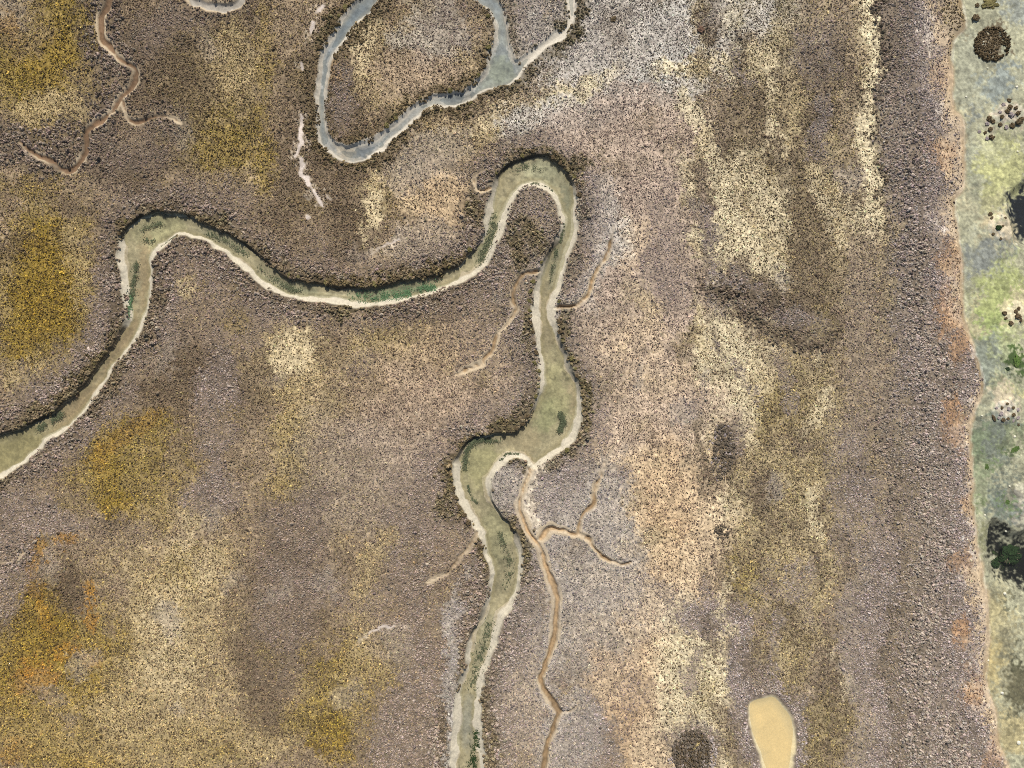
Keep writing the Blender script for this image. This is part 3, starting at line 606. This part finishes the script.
def candidates(sp):
    xs = np.arange(-58, 1082, sp); ys = np.arange(-58, 826, sp)
    X, Y = np.meshgrid(xs, ys); X = X + rng.uniform(-.55, .55, X.shape) * sp; Y = Y + rng.uniform(-.55, .55, Y.shape) * sp
    return X.ravel(), Y.ravel()
def free_of_creeks(x, y, pad=0.0):
    n = 1.2 * fbm(x, y, 9, 51, 2) - 3.2 * sstep(.15, .5, fbm(x, y, 13, 57, 3))
    return (creekA(x, y) + n < -1.2 - pad) & (creekB(x, y) + n < -1.0 - pad) & (pan(x, y) < -.2) & (gully(x, y) + .25 * n < -1.0 - .4 * pad - 2.0 * ((x < 566) & (x > 505) & (y > 458) & (y < 640))) & (sample(dP, x, y) < -1.5) & (sample(dF, x, y) < -2.5 + 2.5 * np.maximum(n, -1))
def jitter_colour(c, sig, sat=.03):
    n = len(c); k = np.clip(np.exp(rng.normal(-.5 * sig * sig, sig, n)), .4, 1.55)[:, None]
    return np.clip(c * k * (1 + rng.normal(0, sat, (n, 3))), .006, .85)

def candidates_out(sp, out=330):
    xs = np.arange(-58 - out, 1082 + out, sp); ys = np.arange(-58 - out, 826 + out, sp)
    X, Y = np.meshgrid(xs, ys); X = X + rng.uniform(-.55, .55, X.shape) * sp; Y = Y + rng.uniform(-.55, .55, Y.shape) * sp
    k = (X < -57) | (X > 1081) | (Y < -57) | (Y > 825)
    return X[k], Y[k]
# shrubs
x, y = candidates(1.35); n_in = len(x)
xo, yo = candidates_out(3.0); x = np.concatenate([x, xo]); y = np.concatenate([y, yo]); outer = np.arange(len(x)) >= n_in
f = dithered(FLD, x, y, 6.5)
patch = fbm(x, y, 7, 61, 2); patch2 = fbm(x, y, 22, 62, 3)
dens = f[:, 9] * .95 * np.clip(1 + .6 * patch + .35 * patch2, .1, 1.6) / np.maximum(1, (f[:, 11] / 1.1)) ** 2.2
bare = sample(sstep(-3, 3, dS), x, y)
keep = (rng.random(len(x)) < dens * (1 - .15 * bare)) & free_of_creeks(x, y)
x, y, f, patch, outer = x[keep], y[keep], f[keep], patch[keep], outer[keep]
z, _ = heights_and_colours(x, y)
r = np.where(outer, .14, .067) * f[:, 11] * np.where(f[:, 11] > 1.3, 1.2, 1.0) * np.exp(rng.normal(0, .28, len(x)))
h = r * (.7 + .6 * rng.random(len(x))) * f[:, 12] * 1.25
big = f[:, 11] > 1.28
col = jitter_colour(f[:, 3:6] * 1.34 * (1 + .18 * patch[:, None]), .34)
P3 = np.stack([wx(x), wy(y), z - .02], -1); S3 = np.stack([r, r, h], -1)
emb = x > 868
names = (('low_shrubs', ~big & ~emb, 'dense mat of low brown and lilac marsh shrubs', 'low shrubs'),
         ('bank_shrubs', big & ~emb, 'taller olive brown shrubs lining the creeks and gullies', 'bank shrubs'),
         ('embankment_shrubs', emb, 'coarse brown scrub in a long strip beside the mud flat', 'scrub'))
for nm, mk, lb, ct in names: scatter(nm, P3[mk], S3[mk], col[mk], NG_S, 6, lb, ct)
n_shrub = len(x)
# dry grass
x, y = candidates(1.8)
f = dithered(FLD, x, y, 6.5); patch = fbm(x, y, 9, 71, 2)
keep = (rng.random(len(x)) < f[:, 10] * np.clip(.9 + .8 * patch, .05, 1.5)) & free_of_creeks(x, y, 1)
x, y, f = x[keep], y[keep], f[keep]
z, _ = heights_and_colours(x, y)
r = .095 * np.exp(rng.normal(0, .25, len(x))); 
scatter('marsh_grass', np.stack([wx(x), wy(y), z - .01], -1), np.stack([r, r, r * .9], -1), jitter_colour(f[:, 6:9] * 1.15, .25), NG_G, 4, 'tufts of straw and golden marsh grass among the low shrubs', 'grass')
print('instances', n_shrub, len(x))

# ------------------------------------------------------------------ things one can single out
def gz(px, py):
    z, _ = heights_and_colours(np.array([float(px)]), np.array([float(py)])); return float(z[0])
def pmat(name, rgb, var=.4): return leaf_mat(name, col=tuple(lin(rgb, 1.0)), var=var)
M_BROWN, M_DKBR = pmat('brown_leaves', (134,118,92)), pmat('dark_brown_leaves', (98,84,62))
M_OLIVE, M_LILAC, M_GREEN = pmat('olive_leaves', (112,104,66)), pmat('lilac_leaves', (158,146,142)), pmat('green_leaves', (84,106,52))
M_DKGREEN, M_REDBR, M_STRAW = pmat('dark_green_leaves', (42,60,32)), pmat('red_brown_leaves', (116,92,76)), pmat('straw_leaves', (176,158,112))
M_GREYBR = pmat('grey_brown_leaves', (104,94,80)); M_PALE = pmat('pale_lilac_leaves', (172,160,152))
M_ALGAE, M_ALGAED = pmat('green_algae', (92,120,84)), pmat('dark_algae', (88,94,70))
M_TWIG, _, bs_ = new_mat('twig_wood'); bs_.inputs['Base Color'].default_value = (*lin((120,104,88), 1), 1); bs_.inputs['Roughness'].default_value = .9
def stone_mat(name, rgb):
    m, nt, bs = new_mat(name); n = nt.nodes.new('ShaderNodeTexNoise'); n.inputs['Scale'].default_value = 14; n.inputs['Detail'].default_value = 5
    cr = nt.nodes.new('ShaderNodeValToRGB'); c = lin(rgb, 1)
    cr.color_ramp.elements[0].color = (*(c * .7), 1); cr.color_ramp.elements[1].color = (*np.minimum(c * 1.2, .85), 1)
    nt.links.new(n.outputs['Fac'], cr.inputs[0]); nt.links.new(cr.outputs[0], bs.inputs['Base Color']); bs.inputs['Roughness'].default_value = .85
    return m
M_STONE = stone_mat('pale_stone', (225,216,196))

def bush_geometry(seed, nd=26, nl=110):
    """one rounded bush of radius 1: overlapping rough domes with leaves standing off"""
    r = np.random.default_rng(seed); VS, LS = [], []
    for k in range(nd):
        a = r.random() * 6.283; q = .72 * math.sqrt(r.random()); rr = .24 + .16 * r.random()
        v, l = dome_clump(int(nl / nd) + 3, seed * 97 + k, 7)
        zc = .75 * math.sqrt(max(0, 1 - q * q)) * (.55 + .35 * r.random())
        VS.append(v * np.array([rr, rr, rr * 1.1]) + np.array([q * math.cos(a), q * math.sin(a), zc * .75])); LS.append(np.clip(l * (.7 + .6 * r.random()), 0, 1))
    v, l = dome_clump(20, seed * 31, 9); VS.append(v * np.array([.8, .8, .55])); LS.append(l * .6)
    return np.concatenate(VS), np.concatenate(LS)
BUSH = {}
def bush_mesh(k, mat):
    key = (k, mat.name)
    if key not in BUSH: BUSH[key] = leaf_mesh('bush_foliage', *bush_geometry(300 + k), mat)
    return BUSH[key]
def stick(V, Fc, p, q, r0, r1, n=6):
    p, q = np.array(p, float), np.array(q, float); d = (q - p) / np.linalg.norm(q - p)
    u = np.cross(d, [0.3, 1, .2]); u /= np.linalg.norm(u); w_ = np.cross(d, u); b = len(V)
    for (c, r) in ((p, r0), (q, r1)):
        for i in range(n): V.append(c + r * (math.cos(6.283 * i / n) * u + math.sin(6.283 * i / n) * w_))
    for i in range(n): Fc.append((b + i, b + (i + 1) % n, b + n + (i + 1) % n, b + n + i))
def stem_mesh(seed):
    r = random.Random(seed); V, Fc = [], []
    for k in range(7):
        a = r.random() * 6.283; tip = (.75 * math.cos(a), .75 * math.sin(a), .45 + .2 * r.random()); mid = tuple(.5 * t for t in tip[:2]) + (tip[2] * .65,)
        stick(V, Fc, (.08 * math.cos(a), .08 * math.sin(a), -.15), mid, .05, .035); stick(V, Fc, mid, tip, .035, .015)
        stick(V, Fc, mid, (tip[0] * .8 - .2 * math.sin(a), tip[1] * .8 + .2 * math.cos(a), tip[2]), .025, .012)
    return mesh_from('stem', np.array(V), np.array(Fc).ravel(), 4, M_TWIG)
STEMS = [stem_mesh(k) for k in range(3)]
nb = [0]
def bush(name, px, py, rpx, label, cat, mat, hgt=.8, group=None, parts=True, stretch=1.0, rz=None):
    nb[0] += 1; k = nb[0]
    R = rpx * PX; loc = (float(wx(px)), float(wy(py)), gz(px, py) - .03); sc = (R * stretch, R / stretch, R * hgt)
    rz = random.random() * 6.283 if rz is None else rz
    if parts:
        o = bpy.data.objects.new(name, None); COL.objects.link(o); o.empty_display_size = .2; o.location = loc; o.rotation_euler = (0, 0, rz)
        f_ = link('foliage', bush_mesh(k % 5, mat), o); f_.scale = sc
        st = link('stem', STEMS[k % 3], o); st.scale = sc
    else:
        o = link(name, bush_mesh(k % 5, mat)); o.location = loc; o.rotation_euler = (0, 0, rz); o.scale = sc
    return tag(o, label, cat, group)

# single bushes on the mud flat
bush('bush', 978, 16, 4.2, 'small brown bush alone on pale mud just above the big round shrub patch', 'bush', M_DKBR)
bush('bush', 980, 3, 2.6, 'tiny dark bush beside the olive grass tussock at the top edge', 'bush', M_DKBR)
bush('bush', 989, 4.5, 1.9, 'tiniest dark bush at the foot of the olive grass tussock', 'bush', M_DKBR)
bush('grass_tussock', 993, 1, 8.5, 'broad olive grass tussock on pale mud at the top edge', 'grass', M_OLIVE, .35, stretch=1.15, rz=0)
bush('bush', 1016, 557, 12.5, 'large dark green bush standing in the black pool', 'bush', M_DKGREEN, .8)
bush('bush', 1004, 566, 6.0, 'low dark green bush on the left edge of the black pool', 'bush', M_DKGREEN, .6)
bush('weed_clump', 1020, 361, 5.5, 'bright green weed clump at the right edge below the shrub ring', 'plant', M_GREEN, .4, stretch=.75, rz=0)
bush('weed_clump', 1011, 369, 2.6, 'dark green weed clump left of the bright green one', 'plant', M_DKGREEN, .5)
bush('weed_clump', 990, 467, 3.2, 'green weed clump alone on the blue grey part of the mud flat', 'plant', M_GREEN, .3, stretch=.7, rz=0)
bush('weed_clump', 1018, 450, 4.2, 'green weed clump below the lilac shrub mound', 'plant', M_GREEN, .3, stretch=1.4, rz=.6)
bush('weed_clump', 1011, 503, 3.0, 'small green weed clump left of the reddish bare mound', 'plant', M_GREEN, .3)
bush('bush', 701, 30, 4.0, 'lone reddish brown bush on pale whitish heath near the top', 'bush', M_REDBR, .9)
bush('bush', 613, 19, 3.6, 'lone dark brown bush on grey heath right of the looping creek', 'bush', M_DKBR, .8)
bush('bush', 994.5, 136, 3.4, 'dark bush at the lower left tip of the shrub string', 'bush', M_DKBR, .9)
for i, (px, py, r_) in enumerate(((982,130,2),(992,117,3.2),(996,120,2.6),(990,122,2.4),(988,131,2.2),(993,128,2.8),(990,137,2.3),(1003,123,2.4),(1004,116,2.6),(1013,114,3.6),(1009,110,2.8),(1012,106,3.0),(1006,103,2.2),(1012,99,2.6),(1020,112,3.0),(1002,111,2.0),(1021,121,3.6),(1015,124,3.2),(1009,126,2.6),(1018,107,2.4),(1024,118,3))):
    bush('shrub', px, py, r_, 'grey brown shrub in the crooked shrub string on the mud flat', 'shrub', (M_LILAC, M_DKBR, M_DKBR)[i % 3], 1.0, 'shrubs of the crooked string', parts=False)
bush('bush', 1000.5, 227, 3.4, 'biggest dark bush on the cream mound beside the blue pool', 'bush', M_DKGREEN, .8)
for px, py, r_ in ((993.5,213,2.6),(994.5,217,2),(1005,225,1.7),(996,233,2),(1003.5,238,1.7),(1008,217,1.5)):
    bush('shrub', px, py, r_, 'small brown shrub on the cream mound beside the blue pool', 'shrub', M_DKBR, .7, 'small shrubs on the cream mound', parts=False)
for px, py, r_ in ((1007.5,313,2.8),(1009,318,2),(1014,323,2.8),(1020,316,3.6),(1018,311,2.4),(1021,308,2.2),(1023,320,2.4)):
    bush('shrub', px, py, r_, 'dark shrub in the small ring within the yellow green flat', 'shrub', M_DKBR, .8, 'shrubs of the small ring', parts=False)
bush('bush', 996.5, 418, 2.6, 'narrow dark bush at the left foot of the lilac shrub mound', 'bush', M_DKBR, .7, stretch=1.6, rz=-1.1)
for i, (px, py, r_) in enumerate(((1003,414,2.6),(1005.5,420,2.4),(999,408,1.9),(1004,408,2),(1010.5,409,2.2),(1015.5,415,2.4),(1020.5,410,2.2),(1010,419,2),(1016,421,2),(1009,404,1.8),(1021,418,2.2),(1015,408,1.9),(1001,418,1.7),(1022,425,1.8))):
    bush('shrub', px, py, r_, 'lilac grey shrub crowded on the pale mound of the flat', 'shrub', (M_LILAC, M_DKBR)[i % 2], .8, 'shrubs on the pale mound', parts=False)
# the round shrub patch: soil mound under one plant ring
def patch_foliage(pts, mat, seed):
    VS, LS = [], []; r = np.random.default_rng(seed)
    for px, py, rp, hh in pts:
        v, l = dome_clump(14, int(r.integers(1e6)), 7); a = r.random() * 6.283; c, n = math.cos(a), math.sin(a)
        v = np.stack([v[:, 0] * c - v[:, 1] * n, v[:, 0] * n + v[:, 1] * c, v[:, 2]], -1)
        VS.append(v * np.array([rp * PX, rp * PX, hh]) + np.array([px * PX, -py * PX, 0])); LS.append(np.clip(l * (.5 + r.random()), 0, 1))
    return leaf_mesh('foliage', np.concatenate(VS), np.concatenate(LS), mat)
def thicket(name, px, py, label, cat, groups):
    o = bpy.data.objects.new(name, None); COL.objects.link(o); o.location = (float(wx(px)), float(wy(py)), gz(px, py) - .04)
    for nm, pts, mat in groups: link(nm, patch_foliage(pts, mat, int(px * 7 + py)), o)
    return tag(o, label, cat)
r_ = np.random.default_rng(5)
ring = [(16.6 * math.cos(a) + r_.normal(0, .8), 15.8 * math.sin(a) + r_.normal(0, .8), .8 + .9 * r_.random(), .12 + .2 * r_.random()) for a in np.arange(0, 6.28, .035) if not (.35 < a < 1.0 and r_.random() < .7)]
inner = [(15 * q * math.cos(a), 14 * q * math.sin(a), .7 + .8 * r_.random(), .08 + .12 * r_.random()) for q, a in zip(np.sqrt(r_.random(420)), r_.random(420) * 6.283) if not (q > .55 and .1 < a < 1.1)]
thicket('shrub_patch', 995, 42, 'big round dark brown shrub patch standing alone on the pale flat', 'shrub patch', (('shrub_rim', ring, M_DKBR), ('inner_growth', inner, M_DKBR)))
def oval(n, rx, ry, r0, r1, h0, h1, seed, qmin=0, qmax=1):
    r = np.random.default_rng(seed); q = np.sqrt(qmin ** 2 + (qmax ** 2 - qmin ** 2) * r.random(n)); a = r.random(n) * 6.283
    return [(rx * q_ * math.cos(a_), ry * q_ * math.sin(a_), r0 + (r1 - r0) * r.random(), h0 + (h1 - h0) * r.random()) for q_, a_ in zip(q, a)]
thicket('shrub_thicket', 692, 752, 'oval grey thicket on straw ground left of the yellow pond', 'thicket', (('foliage', oval(420, 21, 25, .9, 2.0, .15, .5, 3, 0, .95), M_GREYBR), ('dark_stems', oval(200, 17, 21, .8, 1.8, .2, .4, 33), M_DKBR), ('outer_rim', [p for p in oval(330, 23, 27, .8, 1.6, .12, .34, 4, .55, 1.08) if p[1] > -6 - .5 * p[0]], M_PALE), ('pale_twigs', [(5 + x_, -8 + 1.3 * x_ * -1, 1.8, .5) for x_ in (-3, -1, 0, 1)], M_STRAW)))
thicket('shrub_thicket', 722, 452, 'tall narrow dark thicket beside cream grass right of the tan heath', 'thicket', (('foliage', [p for p in oval(230, 13, 28, 1.3, 2.5, .16, .36, 7) if p[1] < 26 - 1.2 * p[0] and p[0] > -9 - .12 * p[1]], M_GREYBR), ('outer_rim', oval(80, 12, 28, 1.1, 1.8, .12, .26, 8, .3, 1.1), M_LILAC)))
thicket('shrub_thicket', 722, 532, 'smallest dark thicket beside the cream strip right of the tan heath', 'thicket', (('foliage', oval(48, 8, 7, .9, 1.9, .15, .32, 9), M_GREYBR),))
# algae mats and dark bank strips lying in the creek
def algae(px, py, path, wid, n, label, mat, lift=.02, level=LEVEL, name='algae_mat'):
    r = np.random.default_rng(int(px + py)); n = int(n * 3.2); L = smooth_line(path, False, 6); t = r.random(n) * (len(L) - 1.001); i = t.astype(int); fr = (t - i)[:, None]
    c = L[i] * (1 - fr) + L[i + 1] * fr + r.normal(0, wid * .5, (n, 2)) * (.5 + r.random((n, 1))) + 1.5 * np.stack([fbm(L[i][:, 0], L[i][:, 1], 6, 96, 2), fbm(L[i][:, 0], L[i][:, 1], 6, 97, 2)], -1)
    solid = label.split()[0] == 'curved' or 'pool' in label
    ok = (sample(dA, c[:, 0], c[:, 1]) > 1.5) & (solid | (fbm(c[:, 0], c[:, 1], 5, 98, 2) + r.normal(0, .3, n) > -.25)); c = c[ok]; n = len(c)
    z_, _ = heights_and_colours(c[:, 0], c[:, 1])
    ctr = np.stack([wx(c[:, 0]), wy(c[:, 1]), np.maximum(z_ + .04, level + lift * r.random(n))], -1)
    a = r.random(n) * 6.283; s_ = .025 + .06 * r.random(n); tl = r.normal(0, .35, (n, 2))
    u = np.stack([np.cos(a), np.sin(a), tl[:, 0]], -1) * s_[:, None]; v_ = np.stack([-np.sin(a), np.cos(a), tl[:, 1]], -1) * (s_ * .6)[:, None]
    q = np.stack([ctr - u, ctr + v_, ctr + u, ctr - v_], 1).reshape(-1, 3); org = np.array([float(wx(px)), float(wy(py)), level])
    o = link(name, leaf_mesh('algae', q - org, np.repeat(r.random(n), 4), mat)); o.location = org
    return tag(o, label, 'algae', kind=None if label.split()[0] in ('long', 'curved') or 'pool' in label else 'stuff')
algae(395, 294, [(352,297),(378,296),(400,294),(420,290),(436,284)], 5.0, 900, 'long bright green algae mat along the upper bank of the main creek', M_ALGAE)
algae(283, 284, [(258,268),(272,279),(288,287),(300,291)], 3.5, 220, 'thin green algae mat where the main creek turns level below the dark bank', M_ALGAED)
algae(132, 285, [(134,262),(133,275),(131,287),(130,296)], 3.4, 240, 'dark green algae mat in the neck below the first creek bend', M_ALGAED)
algae(130, 308, [(130,298),(129,306),(129,316)], 2.2, 120, 'small bright green algae mat touching the cream bank below the first bend', M_ALGAE)
algae(150, 224, [(138,228),(150,224),(160,221)], 3.0, 120, 'olive algae film inside the top of the first creek bend', M_ALGAED)
algae(146, 240, [(140,240),(152,239)], 3.0, 70, 'faint algae film at the middle of the first creek bend', M_ALGAED)
algae(168, 243, [(158,250),(164,243),(177,235)], 1.2, 90, 'narrow dark line hugging the inner bank of the first bend', M_ALGAED)  # strip of dark blades set close along the bank
algae(45, 424, [(36,430),(48,422),(60,414)], 4.0, 200, 'dark green algae mat under the shaded bank near the left edge', M_ALGAED)
algae(230, 242, [(205,232),(225,240),(245,254)], 4.0, 150, 'olive algae specks in the creek leaving the first bend', M_ALGAED)
algae(490, 238, [(496,215),(492,232),(486,248),(478,262)], 4.5, 280, 'olive algae streak in the creek arm left of the hairpin bend', M_ALGAED)
algae(540, 187, [(526,186),(538,183),(551,189)], .9, 80, 'thin dark line around the inner tip of the hairpin bend', M_ALGAED)  # thin strip of dark blades following the bank tip
algae(530, 166, [(514,170),(528,165),(540,168)], 3.5, 90, 'pale olive algae film at the top of the hairpin bend', M_ALGAED)
algae(562, 232, [(564,222),(562,234),(560,240)], 1.6, 60, 'short green algae streak below the hairpin bend on its right arm', M_ALGAED)
algae(553, 262, [(557,248),(554,262),(551,280)], 2.2, 90, 'dark green algae specks in the narrow right arm of the creek', M_ALGAED)
algae(560, 422, [(562,413),(563,422),(560,431)], 2.6, 480, 'dark brown green algae patch in the widest pool of the creek', M_ALGAED)
algae(470, 452, [(482,440),(472,444),(466,454),(465,470)], 3.0, 300, 'curved dark green algae mat inside the lower left bend', M_ALGAED)
algae(488, 442, [(482,441),(492,441),(502,441)], 2.6, 110, 'speckled algae film along the top of the lower left bend', M_ALGAED)
algae(508, 456, [(500,459),(508,455),(518,454)], 1.2, 60, 'thin algae line above the cream peninsula tip', M_ALGAED)
algae(470, 496, [(467,486),(470,496),(476,504)], 1.6, 70, 'sparse algae specks below the curved dark green mat', M_ALGAED)
algae(505, 560, [(500,535),(506,550),(510,566),(507,586)], 4.5, 190, 'olive algae specks in the straight reach below the lower left bend', M_ALGAED)
algae(480, 655, [(492,622),(484,645),(478,665),(472,690)], 5.5, 330, 'dark olive algae mottling in the lower reach of the creek', M_ALGAED)
algae(474, 757, [(477,735),(475,750),(472,766),(470,785)], 4.2, 420, 'densest dark green algae mat at the bottom edge of the creek', M_DKGREEN)
# pale stones on the flat
def stone(px, py, rpx, label):
    r = np.random.default_rng(int(px * 13 + py)); V = []; n = 10
    for k, el in enumerate((-.4, .1, .55, 1.0, 1.4)):
        for i in range(n): V.append((math.cos(el) * math.cos(6.283 * i / n), math.cos(el) * math.sin(6.283 * i / n), .6 * math.sin(el)))
    V = np.array(V) * (1 + .12 * r.normal(0, 1, (len(V), 1))); Fc = []
    for k in range(4):
        for i in range(n): Fc.append((k * n + i, k * n + (i + 1) % n, (k + 1) * n + (i + 1) % n, (k + 1) * n + i))
    for i in range(0, n - 2, 2): Fc.append((4 * n, 4 * n + i + 1, 4 * n + i + 2, 4 * n + (i + 3) % n))
    o = link('stone', mesh_from('stone', V * rpx * PX, np.array(Fc).ravel(), 4, M_STONE)); o.location = (float(wx(px)), float(wy(py)), gz(px, py)); o.rotation_euler = (0, 0, r.random() * 6)
    return tag(o, label, 'stone')
for px, py, rp, lb in ((1005,695,1.8,'pale stone lying on tan mud near the lower right corner'),(1022,745,2.3,'largest pale stone at the right edge near the bottom'),(1008,595,1.8,'pale stone just below the black pool'),
    (1012,533,1.3,'white stone at the upper rim of the black pool'),(1021,150,1.3,'small pale stone right of the shrub string foot'),(969,95,1.2,'tiny white stone on the flat left below the round shrub patch'),(1020,85,1.4,'white stone right of the blue grey stain below the round patch'),
    (991,66,1.0,'tiny pale stone just below the round shrub patch'),(1023,243,1.4,'white stone at the lower end of the blue pool'),(985,416,1.0,'white stone on the flat left of the lilac shrub mound'),(1018,437,1.5,'white stone on the flat under the lilac shrub mound'),
    (1013,487,1.2,'white stone left of the green weeds on the blue grey flat'),(988,516,1.2,'white stone on the green mottled flat above the black pool'),(991,662,1.1,'pale stone on the yellow mud band low on the flat')):
    stone(px, py, rp, lb)
# dark shrubs standing along the shaded banks
def along(line, regions):
    L = smooth_line(line, False, 8); last = None; out = []
    for i in range(1, len(L) - 1):
        p = L[i]
        if not (-5 < p[0] < 1029 and -5 < p[1] < 773): continue
        if last is not None and np.hypot(*(p - last)) < 6.5 + 4 * random.random(): continue
        last = p; t = L[i + 1] - L[i - 1]; nrm = np.array([t[1], -t[0]]) / np.hypot(*t)
        out.append((p, nrm))
    return out
def bank_row(field, line, zones):
    """zones: (x0, y0, x1, y1, label, group)"""
    for p, nrm in along(line, zones):
        for zx0, zy0, zx1, zy1, lb, gr in zones:
            if zx0 <= p[0] < zx1 and zy0 <= p[1] < zy1:
                s_ = 1 if float(sample(field, p[0] + 4 * nrm[0], p[1] + 4 * nrm[1])) < 0 else -1
                off = 1.6 + 2.4 * random.random(); q = p + s_ * off * nrm
                if float(sample(dD, q[0], q[1])) > -3 or float(sample(field, q[0], q[1])) > -1: break
                bush('bank_shrub', q[0], q[1], 1.8 + 1.5 * random.random(), lb, 'shrub', random.choice((M_OLIVE, M_DKBR, M_DKBR, M_BROWN)), .8 + .4 * random.random(), gr, parts=False, stretch=.8 + .5 * random.random()); break
bank_row(dA, left_bank, [(-9,330,100,500,'dark shrub on the shaded upper bank of the creek at the left edge','shrubs on the left edge bank'),
    (100,190,262,240,'dark shrub overhanging the outer bank of the first creek bend','shrubs round the first bend'),
    (235,236,480,300,'dark shrub on the shaded upper bank of the level creek reach','shrubs above the level reach'),
    (484,140,584,200,'dark shrub on the outer rim of the hairpin bend','shrubs round the hairpin bend'),
    (553,300,600,470,'dark shrub on the right bank of the creek below the hairpin','shrubs on the right bank')])
bank_row(dA, right_outer, [(516,255,545,432,'dark shrub on the left bank of the creek below the hairpin','shrubs on the left bank'),(444,470,486,560,'brown shrub outside the left curve of the lower creek','shrubs outside the lower curve')])
bank_row(dB, loop, [(310,0,378,60,'dark shrub on the outer left bank of the looping creek','shrubs left of the loop'),(380,62,500,135,'dark shrub on the island side of the looping creek','shrubs on the loop island'),(483,0,500,62,'dark shrub on the island side of the looping creek','shrubs on the loop island')])

# ------------------------------------------------------------------ light, sky, camera
ELEV, AZ = 46.0, 4.0       # sun stands over the picture's upper edge
w = bpy.data.worlds.new('World'); SC.world = w; w.use_nodes = True
wn = w.node_tree; sky = wn.nodes.new('ShaderNodeTexSky'); sky.sky_type = 'NISHITA'; sky.sun_disc = False
sky.sun_elevation = math.radians(ELEV); sky.sun_rotation = math.radians(AZ)
wn.links.new(sky.outputs[0], wn.nodes['Background'].inputs[0]); wn.nodes['Background'].inputs[1].default_value = .085
sl = bpy.data.lights.new('sun', 'SUN'); sl.energy = 4.7; sl.angle = math.radians(.5); sl.color = (1, .95, .88)
so = bpy.data.objects.new('sun', sl); COL.objects.link(so); so.rotation_euler = (math.radians(-(90 - ELEV)), 0, math.radians(-AZ)); so.location = (0, 30, 60)
cd = bpy.data.cameras.new('camera'); co = bpy.data.objects.new('camera', cd); COL.objects.link(co)
cd.sensor_width = 36; cd.lens = 24; co.location = (0, 0, 51.2 / (18 / 24)); cd.clip_end = 2000; cd.clip_start = 1
SC.camera = co
SC.view_settings.view_transform = 'Standard'; SC.view_settings.look = 'None'; SC.view_settings.gamma = 1; SC.view_settings.exposure = .03
SC.view_settings.use_curve_mapping = False
SC.cycles.use_denoising = False
SC.cycles.filter_width = .95
SC.cycles.max_bounces = 5; SC.cycles.diffuse_bounces = 2; SC.cycles.transparent_max_bounces = 12
